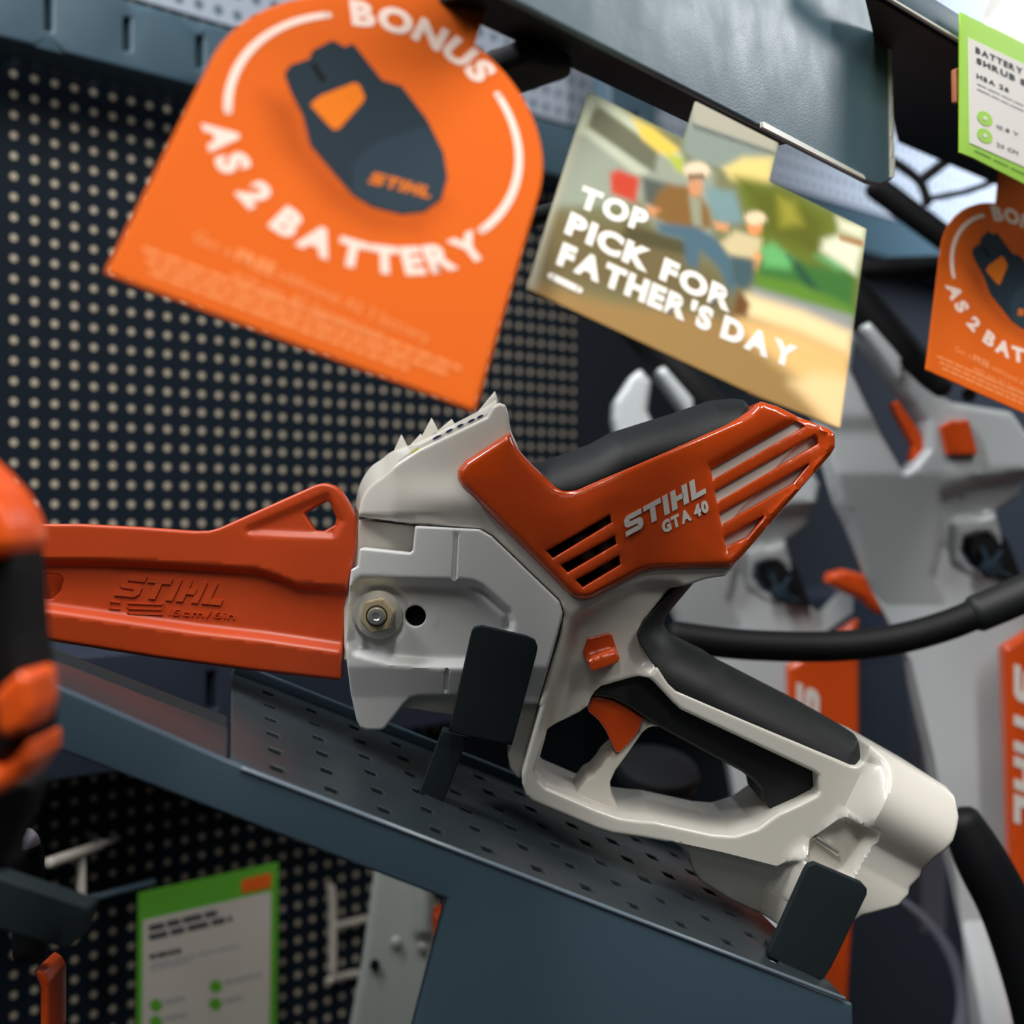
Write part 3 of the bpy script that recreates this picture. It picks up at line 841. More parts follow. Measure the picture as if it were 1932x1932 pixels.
ig = [(1118, 1300, 6), (1205, 1270, 12), (1230, 1275, 8), (1272, 1322), (1288, 1335, 8), (1542, 1452, 6), (1552, 1462, 5), (1552, 1500, 5), (1512, 1521, 12), (1467, 1531, 10), (1450, 1525, 8), (1441, 1514, 6), (1436, 1490, 8), (1425, 1476, 6), (1400, 1457), (1247, 1374), (1186, 1334), (1160, 1320), (1122, 1313)]
relief('inner_grip', rnd(ig, 3), 0.552, 0.038, M_RUBBER, saw, edge=8, step=12)
# --- trigger, lock, stem
stem = zz(*Z6, (935, 935, 3), (1000, 965, 8), (1058, 1008, 3), (1010, 1004, 8), (975, 1015, 8), (940, 1045, 8), (840, 1190), (765, 1290, 12), (728, 1370, 12), (742, 1460, 12), (800, 1560, 10), (880, 1640), (640, 1600), (480, 1470, 6), (575, 1345, 6), (620, 1320, 10), (660, 1275, 8), (700, 1215, 8), (755, 1165), (790, 1170), (850, 1108), (915, 1030))
relief('trigger_guard', rnd(stem, 3), 0.558, 0.030, M_GREY, saw, edge=7, step=8)
trig = zz(*Z6, (612, 818, 3), (640, 803, 4), (760, 832, 8), (850, 880, 8), (945, 945, 2), (918, 1028, 8), (850, 1112, 8), (795, 1172, 4), (765, 1172, 4), (745, 1130, 8), (700, 1030, 12), (650, 960, 8), (585, 905, 4))
relief('trigger', rnd(trig, 2), 0.5555, 0.018, M_ORANGE, saw, edge=4, step=8)
lk = zz(*Z6, (580, 430, 3), (718, 392, 4), (742, 408, 3), (765, 480, 2), (786, 548, 4), (775, 578, 3), (620, 636, 4), (592, 622, 3), (560, 550), (552, 520, 2))
lip = rnd(zz(*Z6, (575, 570), (600, 545), (750, 500), (800, 540), (790, 590), (600, 660)), 2)
relief('lock_button', rnd(lk, 2), 0.5455, 0.008, M_ORANGE, saw, edge=3, step=5, hf=lambda x, y, d: -pocket(x, y, lip, 0.0045, 4), feat=[(lip, True, (-2.2, -.7, .7, 2.2))])
# --- hand guard rim with teeth, and its label
near = zz(*Z3, (205, 950), (225, 860), (262, 785), (330, 720), (395, 688), (500, 596), (660, 496), (900, 380), (1150, 262), (1215, 160))
far = zz(*Z3, (196, 900), (212, 800), (250, 705), (310, 620), (395, 560), (470, 505), (650, 440), (880, 325), (1100, 210), (1222, 130))
near = spline([p[:2] for p in near], 4); far = spline([p[:2] for p in far], 4)
A_ = np.array([P(p[0] + 4, p[1] + 4, 0.5436 + .00011 * max(0, 742 - p[0])) for p in near]); B_ = np.array([P(p[0], p[1], 0.575 + .00008 * max(0, 742 - p[0])) for p in far]); C_ = B_ + np.array([0, .004, -.012])
n = len(A_); V = np.concatenate([A_, B_, C_]); F = [(i, i + 1, n + i + 1, n + i) for i in range(n - 1)] + [(n + i, n + i + 1, 2 * n + i + 1, 2 * n + i) for i in range(n - 1)]
grd = link_mesh('hand_guard', V, F, M_GREY, saw, 60)
for tri in (((430, 600), (530, 383), (588, 500)), ((560, 500), (672, 378), (700, 440)), ((640, 470), (750, 262), (800, 360)), ((770, 380), (897, 272), (930, 320)), ((1060, 250), (1212, 68), (1240, 150))):
    relief('guard_tooth', rnd(zz(*Z3, *tri), 0.8), 0.574, 0.003, M_GREY, grd, edge=1.2, step=20, grid=False)
stk = rnd(zz(*Z3, (500, 590), (515, 568), (660, 468), (900, 345), (1165, 228), (1178, 240), (900, 378), (660, 494), (520, 592)), 1)
STM = facing(0.5436)
stick = relief('warning_label', stk, STM, 0.0004, M_LETTER, saw, step=14, grid=False)
gs = []
for c, rx in (((790, 405), 36), ((880, 358), 28), ((960, 320), 26), ((1040, 285), 28), ((1105, 255), 26)):
    q = zz(*Z3, c)[0]; u = math.radians(-26)
    gs.append(poly_geo([(q[0] + rx / 3.86 * math.cos(a) * math.cos(u) - 2.2 * math.sin(a) * math.sin(u), q[1] + rx / 3.86 * math.cos(a) * math.sin(u) + 2.2 * math.sin(a) * math.cos(u)) for a in np.linspace(0, 6.283, 17)[:-1]]))
V2, F2 = mg2(*gs); lay('pictograms', V2, F2, STM, 0.0003, 0.0002, mat('navy_ink', (40, 50, 95), .5), stick)
V2, F2 = poly_geo(zz(*Z3, (600, 520), (650, 480), (655, 492), (610, 524))); lay('warning_triangle', V2, F2, STM, 0.0003, 0.0002, mat('yellow_ink', (215, 200, 60), .5), stick)
# --- metal clip in the battery bay, guide bar
ca, cb = zz(*Z7, (955, 1150))[0], zz(*Z7, (1085, 1240))[0]
q0 = P(ca[0], ca[1], .543); q1 = P(cb[0], cb[1], .543); e = q1 - q0
V, F = box_geo(q0, e, (0, .004, 0), np.cross(e, (0, 1, 0)) / np.linalg.norm(e) * .0022, .0006); link_mesh('battery_clip', V, F, M_BOLT, saw)
relief('guide_bar', rnd([(120, 1075), (690, 1052), (690, 1236), (120, 1160)], 12), 0.5595, 0.003, M_BOLT, saw, edge=1.5, step=40, grid=False)
relief('saw_chain', rnd([(150, 1068), (676, 1043, 3), (677, 1066, 3), (150, 1082)], 2), 0.5575, 0.006, M_BLACK, saw, edge=2, step=40, grid=False)

# ------------------------------------------------------------------ orange blade cover (scabbard)
Z8 = (0, 860, 2.683)
scab = thing('blade_cover', 'orange plastic blade cover with embossed lettering slid over the guide bar', 'blade cover', tuple(P(380, 1260, 0.557)))
so = [(20, 992), ] + zz(*Z8, (210, 345), (400, 345), (700, 361), (980, 381, 10), (1060, 379, 10), (1110, 365, 10)) + [tuple(q) for q in spline(zz(*Z8, (1540, 173), (1600, 147), (1650, 139), (1705, 160), (1745, 207), (1777, 265), (1800, 320), (1805, 370)), 4)] + zz(*Z8, (1800, 480), (1762, 640), (1738, 800), (1726, 1000), (1722, 1132, 3), (1695, 1136, 3), (1250, 1085), (800, 1025), (300, 945)) + [(20, 1198)]
ear = rnd(zz(*Z8, (1536, 292), (1585, 262), (1648, 228), (1668, 236), (1703, 318), (1695, 350), (1640, 381), (1590, 378)), 3)
chan = [p[:2] for p in rnd(zz(*Z8, (-200, 540), (500, 545), (900, 565), (1290, 590), (1400, 625), (1500, 668), (1900, 690), (1900, 990), (1690, 968), (1330, 915), (1000, 878), (600, 820), (280, 775), (-200, 710)), 30)]
EARP = rnd(zz(*Z8, (1215, 385), (1590, 225), (1660, 195), (1735, 330), (1690, 405)), 6)
def scab_h(x, y, d):
    h = -0.0052 * sstep(sdist(x, y, chan) / 20 + 0.55)
    ytop = np.interp(x, [p[0] for p in zz(*Z8, (0, 540), (900, 565), (1290, 590), (1500, 668), (1800, 690))], [p[1] for p in zz(*Z8, (0, 540), (900, 565), (1290, 590), (1500, 668), (1800, 690))])
    ylow = np.interp(x, [p[0] for p in zz(*Z8, (0, 745), (280, 775), (1000, 878), (1690, 968))], [p[1] for p in zz(*Z8, (0, 745), (280, 775), (1000, 878), (1690, 968))])
    h += -0.00003 * np.clip(y - ylow, 0, 90) + 0.00001 * np.clip(ytop - y, 0, 80)
    # raised rim along the ear
    rim = sstep((13 - d) / 5) * (y < 1020)
    e = sdist(x, y, EARP)
    h += 0 - 0.0016 * sstep(e / 14 + .5)
    return h
relief('back_shell', rnd(so, 3), 0.5645, 0.005, M_SCAB, scab, [ear], edge=2, step=30, grid=False)
notch = rnd(zz(*Z8, (200, 600), (278, 606), (298, 630), (280, 690), (245, 728), (200, 730)), 3)
sc = relief('sleeve', rnd(so, 3), 0.549, 0.0075, M_SCAB, scab, [ear, notch], edge=6, hf=scab_h, step=7, hedge=4, feat=[(chan, True, (-11, -6, -2, 2, 6, 11)), (EARP, True, (-8, -3, 3, 8))])
SM = facing(0.549 + 0.0050)
V2, F2, w = logo_geo(0.30)
lay('lettering', put(V2, w, zz(*Z8, (578, 706))[0], zz(*Z8, (1120, 757))[0], 41), F2, SM, 0.0007, 0.0012, M_SCAB, sc)
V2, F2, w = text_geo('15cm/6in', 0.0, 0.16, 0.3)
lay('lettering', put(V2, w, zz(*Z8, (855, 806))[0], zz(*Z8, (1190, 826))[0], 12), F2, SM, 0.0005, 0.001, M_SCAB, sc)
zq = lambda *p: [(q[0], q[1]) for q in zz(*Z8, *p)]
V2, F2 = strokes_geo([zq((645, 745), (650, 800)), zq((640, 745), (830, 752)), zq((645, 772), (825, 778)), zq((645, 797), (820, 803)), zq((828, 750), (822, 806)), zq((555, 735), (555, 775)), zq((555, 737), (610, 742)), zq((555, 772), (608, 775))], 2.6)
lay('bar_symbol', V2, F2, SM, 0.0005, 0.001, M_SCAB, sc)

holder('dark steel holder plate standing in front of the saw side cover', zz(*Z5, (1040, 430, 0), (1060, 400, 3), (1115, 388, 5), (1440, 462, 6), (1505, 492, 8), (1524, 545, 8), (1515, 600), (1355, 1200), (1335, 1262), (872, 1165)), [(833, 1378), (884, 1389), (846, 1490), (826, 1533), (785, 1510), (800, 1470)], 0.519, 0.008, 0.010)
holder('dark steel holder plate at the low end of the shelf below the saw handle', zz(*Z7, (905, 1320, 4), (925, 1288, 6), (960, 1275, 6), (1215, 1383, 6), (1240, 1412, 6), (1238, 1445, 6), (1050, 1830), (1008, 1895, 5), (965, 1895, 5), (700, 1775)), [(1455, 1790), (1560, 1828), (1552, 1850), (1535, 1852), (1450, 1810)], 0.5135, 0.008, 0.012)
# ------------------------------------------------------------------ shelf above: ticket plate, underside, arms
FD = np.array([.61, .79, 0]); FD /= np.linalg.norm(FD)
FN = np.cross(FD, [0, 0, 1.0])
FAS = Plane((.078, .497, 0), FN)
fascia = thing('ticket_rail', 'large scuffed blue grey steel plate above the photo card', 'shelf front', tuple(FAS(np.array([1300.]), np.array([170.]))[0]))
fp = [(560, -330), (760, -107), (968, 0), (1640, 345), (1662, 349, 6), (1688, 337, 10), (1681, 30), (1674, 16, 6), (1640, -8), (1200, -330)]
relief('plate', rnd(fp, 0), FAS, 0.0025, M_PLATE, fascia, edge=5, step=40, grid=False)
relief('pale_edge', rnd([(1677, 24), (1682, 24), (1690, 300), (1689, 334), (1681, 336)], 2), Plane(FAS.pt - np.array([0, .0012, 0]), FN), 0.002, M_PALE, fascia, edge=2, step=40, grid=False)  # opaque pale strip stands in for the highlight on the plate's rolled edge
relief('lower_edge_highlight', rnd([(1440, 240), (1634, 339), (1630, 330), (1440, 229)], 1), Plane(FAS.pt - np.array([0, .003, 0]), FN), 0.0015, M_PALE, fascia, edge=0, step=40, grid=False)  # same painted highlight, along the bottom of the plate
pa = FAS(np.array([930.]), np.array([-19.]))[0]; pb = FAS(np.array([1500.]), np.array([276.]))[0]; pb[2] = pa[2] = (pa[2] + pb[2]) / 2
bk = -FN if FN[1] < 0 else FN
bk = bk / np.linalg.norm(bk)
if bk[1] < 0: bk = -bk
box('lower_flange', pa + bk * .003 + np.array([0, 0, .001]), (pb - pa), bk * 0.019, (0, 0, 0.0025), M_BLACK, fascia, .0008)
# black perforated underside of the next shelf and its front lip
ZS = 0.229
US = Plane((0, 0, ZS), (0, 0, -1))
ush = thing('upper_shelf', 'black perforated underside of the shelf above the green ticket', 'shelf', tuple(P(1760, 40, ZS * FP / 926)))
m_us = mat('black_perforated_steel', (14, 16, 20), 0.5)
u0 = US(np.array([1740.]), np.array([38.]))[0]; ud = np.array([.69, .724, 0]); un = np.array([-.724, .69, 0])
UF = Frame(u0, ud, -un)
hs = []
ubk = abs((US(np.array([1740.]), np.array([279.]))[0] - u0) @ un)
for i in range(-2, 12):
    for j in range(1, 6):
        c = (i * 0.032 + (j % 2) * .016, -0.035 * j)
        if -c[1] < ubk - .02 and c[0] > UF.loc(1697, 258)[0] + .06 - .3 * (ubk + c[1]): hs.append(disc2(c, .0028, 10))
UFd = Frame(u0, ud, -un)
uq = [UF.loc(1620, -25), UF.loc(1697, 258)]; uA, uB = uq[0][0], uq[1][0]
g = relief_geo([(uB, -ubk), (.42, -ubk), (.42, 0), (uA, 0)], hs, lambda a, b, h: UF(a, b, -np.asarray(h)), .003, 0, None, .03, 1, False, None, True, False)
link_mesh('underside', g[0], [tuple(reversed(f)) for f in g[1]], m_us, ush, 40)
box('front_lip', u0 + ud * uA + np.array([0, 0, -.001]) - un * .003, ud * (.42 - uA), un * .0026, (0, 0, 0.012), M_BEAM, ush, .0006)
V, F = box_geo(u0 + ud * uA + np.array([0, 0, -.0022]) - un * .0036, ud * (.42 - uA), un * .002, (0, 0, 0.0014), .0004); link_mesh('lip_edge', V, F, M_PALE, ush)
# arms that reach back from the ticket rail to the wall
def arm(label, px, py, drop, w=.012, frac=1.0):
    s = FAS(np.array([px]), np.array([py]))[0] + bk * .012
    k = ((PB_O - s) @ PN) / (-PN @ PN); 
    L = ((s - PB_O) @ PN - .07) * frac
    t = thing('shelf_bracket', label, 'bracket', tuple(s - PN * L * .5))
    tv = np.array([PB_U[0], PB_U[1], 0])
    box('bar', s - tv * w / 2, tv * w, -PN * L, (0, 0, -drop), M_BLACK, t, .003)
    v, f = box_geo(s - tv * w * .9 - PN * (L - .001), tv * w * 1.8, -PN * .013, (0, 0, -drop * 1.3), .002); link_mesh('wall_hook', v, f, M_BLACK, t)
arm('black shelf bracket bar behind the upper right of the near orange tag', 1094, 66, .009, .024, .42)
arm('black shelf bracket bar behind the neck of the photo card', 1497, 276, .008, .012, .5)

# ------------------------------------------------------------------ hanging orange tags
TW = 0.1
TF1 = Frame((-0.10271775, 0.32745254, 0.06043228), (0.92767518, 0.16450147, -0.33519848), (0.22156405, 0.48007274, 0.84878709))
TF2 = Frame((0.21512269, 0.67533134, 0.07408952), (0.90910145, 0.24222287, -0.3389139), (0.22623995, 0.3960481, 0.88992212))
RC = (0.0505, 0.0785)
def arc(c, r, a0, a1, n=40):
    return [(c[0] + r * math.cos(math.radians(a0 + (a1 - a0) * i / n)), c[1] + r * math.sin(math.radians(a0 + (a1 - a0) * i / n))) for i in range(n + 1)]
tag_local = {}
def L1(s, *pts):
    return [TF1.loc(q[0], q[1]) for q in zz(180, 0, 2.147, *pts)]
BODY = L1(0, (765, 300), (790, 265), (865, 240), (880, 205), (960, 165), (1000, 185), (1015, 195), (1030, 178), (1050, 185), (1160, 325), (1240, 350), (1340, 480), (1410, 620), (1425, 720), (1400, 810), (1330, 860), (1240, 870), (1120, 840), (1040, 790), (980, 720), (870, 590), (850, 510), (840, 470), (790, 370))
BTN = L1(0, (868, 425), (910, 390), (1050, 335), (1070, 345), (1092, 395), (1080, 420), (985, 525), (965, 528), (940, 505))
FACE = L1(0, (1045, 660), (1130, 580), (1335, 510), (1405, 620), (1422, 720), (1396, 805), (1330, 855), (1240, 865), (1125, 835), (1040, 785))
RIB = L1(0, (872, 262), (890, 258), (935, 330), (915, 335))
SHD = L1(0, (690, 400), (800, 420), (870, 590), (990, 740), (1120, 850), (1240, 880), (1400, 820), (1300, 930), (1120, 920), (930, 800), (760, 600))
LG0, LG1 = L1(0, (1102, 742), (1352, 806))
T1a, T1b = L1(0, (395, 978), (1345, 1392)); T2a, T2b = L1(0, (545, 1128), (1158, 1388))
FPa, FPb = L1(0, (180, 1060), (1440, 1600))
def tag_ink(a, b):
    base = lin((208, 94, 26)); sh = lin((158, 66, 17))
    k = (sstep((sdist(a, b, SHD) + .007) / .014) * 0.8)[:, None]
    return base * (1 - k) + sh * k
def bonus_tag(label, FR):
    root = thing('bonus_tag', label, 'promotional tag', tuple(FR(.05, .0)), 'orange bonus tags')
    an = math.degrees(math.asin(.018 / .05))
    out = [(0.0, 0.0), (TW, 0.0), (TW + .0005, RC[1])] + arc(RC, .05, 0, 90 - an) + [(RC[0] + .018, .150), (RC[0] - .018, .150)] + arc(RC, .05, 90 + an, 180)
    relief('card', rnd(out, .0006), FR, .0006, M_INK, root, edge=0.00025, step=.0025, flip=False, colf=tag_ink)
    # printed frame arcs
    gs = []
    for s, e in ((200, 127), (46, -29)):
        V2, F2 = strokes_geo([arc(RC, .0425, s, e)], .0024); gs = [(V2, F2)]
        for q in (arc(RC, .0425, s, s, 1)[0], arc(RC, .0425, e, e, 1)[0]): gs.append(poly_geo(disc2(q, .0012, 12)))
        V2, F2 = mg2(*gs); V, F = ext(V2, F2, FR, .00012, .0001); link_mesh('frame_line', V, F, M_PINKW, root, 30)
    # lettering round the frame
    gs = []
    def ring_text(s, a_from, a_to, top, cap, r, bold):
        V2, F2, w = text_geo(s, bold, .17, .55)
        n = 0
        H = caph(); x = 0; items = []
        for ch in s:
            if ch == ' ': x += .55; continue
            v, f = glyph(ch, bold); v = v / H; wd = v[:, 0].max() - v[:, 0].min()
            items.append((v, f, x, wd)); x += wd + .17
        tot = x - .17
        for v, f, x0, wd in items:
            t = (x0 + wd / 2) / tot; g = math.radians(a_from + (a_to - a_from) * t)
            rad = np.array([math.cos(g), math.sin(g)]); up = rad if top else -rad; rt = np.array([up[1], -up[0]])
            q = v.copy(); q[:, 0] -= v[:, 0].min() + wd / 2; q[:, 1] -= .5
            P2 = np.array(RC) + rad * r + q[:, :1] * rt * cap + q[:, 1:] * up * cap
            gs.append((P2, f))
    ring_text('BONUS', 117, 55, True, .0087, .0432, .055)
    ring_text('AS 2 BATTERY', 206, 327, False, .0080, .0452, .055)
    for part in (gs[:5], gs[5:]):
        V2, F2 = mg2(*part); V, F = ext(V2, F2, FR, .00014, .0001); link_mesh('lettering', V, F, M_PINKW, root, 30)
    # battery picture
    bt = None
    for nm, poly, m, h in (('battery_picture', rnd(BODY, .001), M_BATT, .00015), ('battery_face', rnd(FACE, .002), M_BATT2, .0002), ('battery_rib', RIB, M_HOLE, .0002), ('battery_button', rnd(BTN, .001), M_BATO, .00022)):
        V2, F2 = poly_geo(poly); V, F = ext(V2, F2, FR, h, .00012); o = link_mesh(nm, V, F, m, bt or root, 30)
        bt = bt or o
    V2, F2, w = logo_geo(.3); d = np.array(LG1) - np.array(LG0); up = np.array([-d[1], d[0]]) / np.linalg.norm(d) * .0042
    V, F = ext(fit2(V2, w, LG0, LG1, up), F2, FR, .00028, .00012); link_mesh('battery_lettering', V, F, M_BATO, bt, 30)
    # small print
    gs = []
    V2, F2, w = text_geo('Get a', .0, .16, .4); fw = w
    whole = [('Get a ', .0), ('FREE', .05), (' additional AS 2 battery', .0)]
    x = 0; parts = []
    for s, bd in whole:
        lead = .45 if s.startswith(' ') else 0; tail = .45 if s.endswith(' ') else 0
        V2, F2, w = text_geo(s.strip(), bd, .14, .45); V2 = V2.copy(); V2[:, 0] += x + lead; parts.append((V2, F2)); x += lead + w + tail
    V2, F2 = mg2(*parts); gs.append((fit2(V2, x, T1a, T1b, (0, .0036)), F2))
    V2, F2, w = text_geo('with any AS System kit*', 0, .14, .45); gs.append((fit2(V2, w, T2a, T2b, (0, .0036)), F2))
    V2, F2 = mg2(*gs); V, F = ext(V2, F2, FR, .00012, .0001); link_mesh('small_lettering', V, F, M_PALEO, root, 30)
    random.seed(5); paths = []
    for r in range(3):
        y0 = .0108 - r * .0029; x = .006 + r * .002
        while x < .092 - r * .006:
            L = random.uniform(.002, .006); paths.append([(x, y0), (x + L, y0)]); x += L + .0009
    V2, F2 = strokes_geo(paths, .0013); V, F = ext(V2, F2, FR, .00012, .0001); link_mesh('fine_print', V, F, M_PALEO, root, 30)
    return root
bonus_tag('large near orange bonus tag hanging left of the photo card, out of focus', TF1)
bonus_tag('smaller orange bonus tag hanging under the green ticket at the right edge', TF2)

# ------------------------------------------------------------------ card with a printed photograph
CFR = Frame((0.00502564, 0.4074603, 0.07022362), (0.90755501, 0.19790638, -0.37037409), (0.23476159, 0.49217434, 0.83824305))
KZ = (960, 0, 1.9877)
def kz(*p): return [q[:2] for q in zz(*KZ, *p)]
def ell(c, rx, ry): return [(c[0] + rx * math.cos(i * .3927), c[1] + ry * math.sin(i * .3927)) for i in range(16)]
PIC = [  # (polygon in photo pixels, sRGB, softness)
    (kz((200, 300), (1400, 300), (1400, 1700), (0, 1700)), (120, 122, 88), 20),
    (kz((0, 1000), (60, 1040), (400, 1130), (830, 1180), (1000, 1350), (1250, 1620), (1250, 1700), (0, 1700)), (156, 124, 76), 25),
    (kz((240, 480), (640, 600), (770, 650), (760, 900), (560, 880), (500, 760), (150, 780)), (150, 158, 142), 14),
    (kz((150, 790), (520, 850), (840, 1060), (840, 1190), (500, 1130), (60, 1040)), (112, 100, 68), 30),
    (kz((235, 500), (270, 500), (150, 860), (95, 1090), (55, 1080)), (172, 170, 150), 12),
    (kz((290, 340), (340, 350), (650, 580), (640, 610), (590, 590), (330, 395), (280, 500), (250, 500)), (190, 196, 172), 9),
    (kz((315, 415), (345, 410), (560, 560), (548, 645), (500, 620), (300, 478)), (104, 106, 86), 8),
    (kz((265, 490), (300, 480), (520, 640), (510, 665), (470, 650)), (188, 194, 172), 8),
    (kz((465, 445), (540, 480), (640, 560), (610, 590), (560, 570), (500, 520)), (224, 194, 84), 9),
    (kz((590, 575), (650, 590), (660, 650), (630, 640)), (176, 186, 70), 9),
    (kz((380, 650), (410, 636), (492, 668), (475, 760), (385, 725)), (196, 70, 50), 8),
    (kz((500, 660), (600, 690), (560, 780), (510, 760)), (86, 92, 84), 9),
    (kz((690, 370), (1010, 520), (985, 700), (850, 650), (690, 600), (650, 560)), (134, 146, 136), 8),
    (kz((690, 370), (1010, 520), (1003, 580), (690, 470)), (168, 166, 150), 7),
    (kz((690, 462), (1003, 572), (1003, 586), (690, 480)), (96, 104, 100), 5),
    (kz((740, 700), (850, 720), (880, 830), (790, 850), (750, 780)), (120, 148, 150), 12),
    (kz((805, 630), (880, 590), (990, 590), (975, 720), (900, 700), (830, 670)), (226, 204, 128), 11),
    (kz((850, 660), (1000, 690), (1340, 850), (1300, 1190), (920, 1080), (900, 860)), (104, 116, 44), 16),
    (kz((880, 690), (1060, 730), (1180, 830), (1160, 960), (960, 870)), (92, 98, 34), 20),
    (kz((1010, 740), (1070, 760), (1100, 840), (1020, 850)), (150, 146, 56), 16),
    (kz((940, 950), (1060, 980), (1180, 1000), (1300, 1020), (1290, 1190), (930, 1070)), (62, 112, 54), 16),
    (kz((940, 930), (990, 910), (1070, 975), (1050, 1010), (960, 1000)), (104, 178, 108), 13),
    (kz((1150, 960), (1230, 960), (1300, 1010), (1230, 1010)), (100, 170, 110), 13),
    (kz((1050, 960), (1090, 990), (1160, 1090), (1130, 1100)), (36, 70, 62), 14),
    (kz((930, 1030), (1080, 1060), (1290, 1150), (1285, 1200), (920, 1085)), (96, 136, 50), 12),
    (kz((1230, 815), (1340, 850), (1330, 905), (1240, 865)), (222, 222, 192), 12),
    (kz((1180, 900), (1240, 880), (1330, 920), (1300, 1030), (1260, 1000), (1170, 940)), (228, 226, 200), 12),
    (kz((1240, 880), (1330, 905), (1325, 925), (1240, 900)), (160, 110, 60), 6),
    (kz((915, 1075), (1290, 1185), (1285, 1255), (1180, 1215), (900, 1110)), (150, 152, 150), 10),
    (kz((890, 1100), (1100, 1165), (1285, 1245), (1280, 1340), (1080, 1250), (880, 1180)), (246, 220, 168), 14),
    (kz((860, 1190), (1080, 1240), (1280, 1330), (1270, 1640), (1230, 1640), (1080, 1420), (880, 1260)), (238, 190, 122), 22),
    (kz((1060, 1440), (1150, 1400), (1290, 1420), (1260, 1630)), (246, 212, 156), 24),
    (kz((440, 840), (690, 910), (670, 960), (420, 900)), (84, 78, 52), 9),
    (kz((600, 690), (690, 700), (750, 780), (762, 850), (690, 872), (600, 850), (525, 800), (560, 720)), (132, 96, 52), 9),
    (kz((675, 730), (720, 745), (725, 850), (690, 850)), (150, 152, 128), 7),
    (kz((515, 770), (570, 785), (535, 815)), (214, 150, 104), 7),
    (kz((555, 835), (700, 850), (765, 885), (835, 960), (852, 1060), (835, 1110), (785, 1000), (720, 940), (705, 1010), (665, 990), (655, 900), (560, 872)), (78, 106, 120), 9),
    (ell(kz((700, 700))[0], 14, 19), (206, 146, 104), 6),
    (ell(kz((705, 640))[0], 25, 17), (228, 208, 178), 6),
    (kz((672, 652), (735, 650), (735, 672), (672, 676)), (120, 92, 66), 5),
    (kz((860, 1090), (905, 1140), (890, 1190), (838, 1180)), (112, 74, 42), 8),
    (kz((850, 865), (950, 895), (935, 970), (830, 960), (795, 910)), (208, 192, 150), 8),
    (kz((925, 940), (950, 960), (925, 1015), (905, 1000)), (224, 160, 108), 6),
    (kz((770, 830), (825, 840), (820, 870), (775, 860)), (214, 152, 104), 6),
    (ell(kz((922, 852))[0], 14, 16), (230, 148, 96), 5),
    (ell(kz((925, 818))[0], 20, 13), (232, 208, 172), 6),
    (kz((830, 958), (925, 980), (912, 1060), (882, 1090), (842, 1060)), (70, 92, 98), 8),
]
def photo_ink(a, b):
    x, y = CFR.px(a, b)
    c = np.zeros((len(x), 3)) + lin((130, 122, 90))
    for poly, rgb, soft in PIC:
        k = sstep(sdist(x, y, poly) / (soft * 1.9) + .5)[:, None]
        c = c * (1 - k) + lin(rgb) * k
    return c
card = thing('photo_card', 'card with a printed family photograph and white lettering hanging above the saw', 'promotional card', tuple(CFR(.057, 0)))
co = CFR.locs([(994, 545), (1430, 748), (1585, 808), (1636, 432), (1452, 341), (1470, 270), (1312, 190), (1290, 262), (1110, 171)])
def curl(a, b, d): return 0.004 * sstep((a - .085) / .03) * sstep((.03 - b) / .03)
pic = relief('printed_photo', rnd(co, .0008), CFR, .0008, M_INK, card, edge=.0003, step=.00135, flip=False, colf=photo_ink)
gs = []
for s, p0, p1 in (('TOP', (255, 768), (508, 868)), ('PICK FOR', (208, 868), (828, 1168)), ("FATHER'S DAY", (178, 985), (1068, 1382))):
    q0, q1 = CFR.locs(kz(p0, p1)); V2, F2, w = text_geo(s, .06, .10, .42)
    gs.append((fit2(V2, w, q0, q1, (.0003, .0084)), F2))
q0, q1 = CFR.locs(kz((160, 1037), (262, 1087))); gs.append(strokes_geo([[q0, q1]], .0026)); gs += [poly_geo(disc2(q, .0013, 12)) for q in (q0, q1)]
V2, F2 = mg2(*gs); V, F = ext(V2, F2, CFR, .00016, .0001); link_mesh('lettering', V, F, M_WHITE, card, 30)

# ------------------------------------------------------------------ green ticket on the upper shelf
LBP = Plane((.2125, .6135, 0), PN)
def ticket_lines(rows, M, h, m, name, parent, seed=3, wd=2.2):
    random.seed(seed); paths = []
    for (x0, y0, x1, y1) in rows:
        t = 0
        while t < 1:
            L = random.uniform(.16, .34); e = min(1, t + L)
            paths.append([(x0 + (x1 - x0) * t, y0 + (y1 - y0) * t), (x0 + (x1 - x0) * e, y0 + (y1 - y0) * e)]); t = e + .035
    V2, F2 = strokes_geo(paths, wd); lay(name, V2, F2, M, h, .0001, m, parent)
lab = thing('price_ticket', 'green edged white ticket on the shelf front at the upper right', 'price ticket', tuple(LBP(np.array([1812.]), np.array([290.]))[0]))
relief('green_card', rnd([(1812, 22), (2060, 146), (2060, 412), (1836, 298, 4), (1811, 288, 2)], 1), LBP, .0008, M_GREEN, lab, edge=1, step=40, grid=False)
wp = [(1826, 71), (2060, 182), (2060, 372), (1829, 270)]
relief('white_panel', wp, LBP, .0003, M_PAPER, lab, step=60, grid=False, hf=lambda x, y, d: .0003)
def sheared(V2, w, p0, p1, up):
    e = np.array([p1[0] - p0[0], p1[1] - p0[1]]) / w
    return np.array(p0[:2]) + V2[:, :1] * e + V2[:, 1:] * np.array(up)
for s, p0, p1, c, bd in (('BATTERY', (1839, 99), (1928, 141), 10, .04), ('SHRUB SHEARS', (1841, 119), (2010, 199), 10, .04), ('HSA 26', (1841, 147), (1902, 175), 8, .03), ('10.8 V', (1879, 242), (1920, 258), 7, .0), ('20 CM', (1879, 276), (1919, 293), 7, .0)):
    V2, F2, w = text_geo(s, bd, .2, .5); lay('lettering', sheared(V2, w, p0, p1, (0, -c)), F2, LBP, .0005, .0001, M_DARKINK, lab)
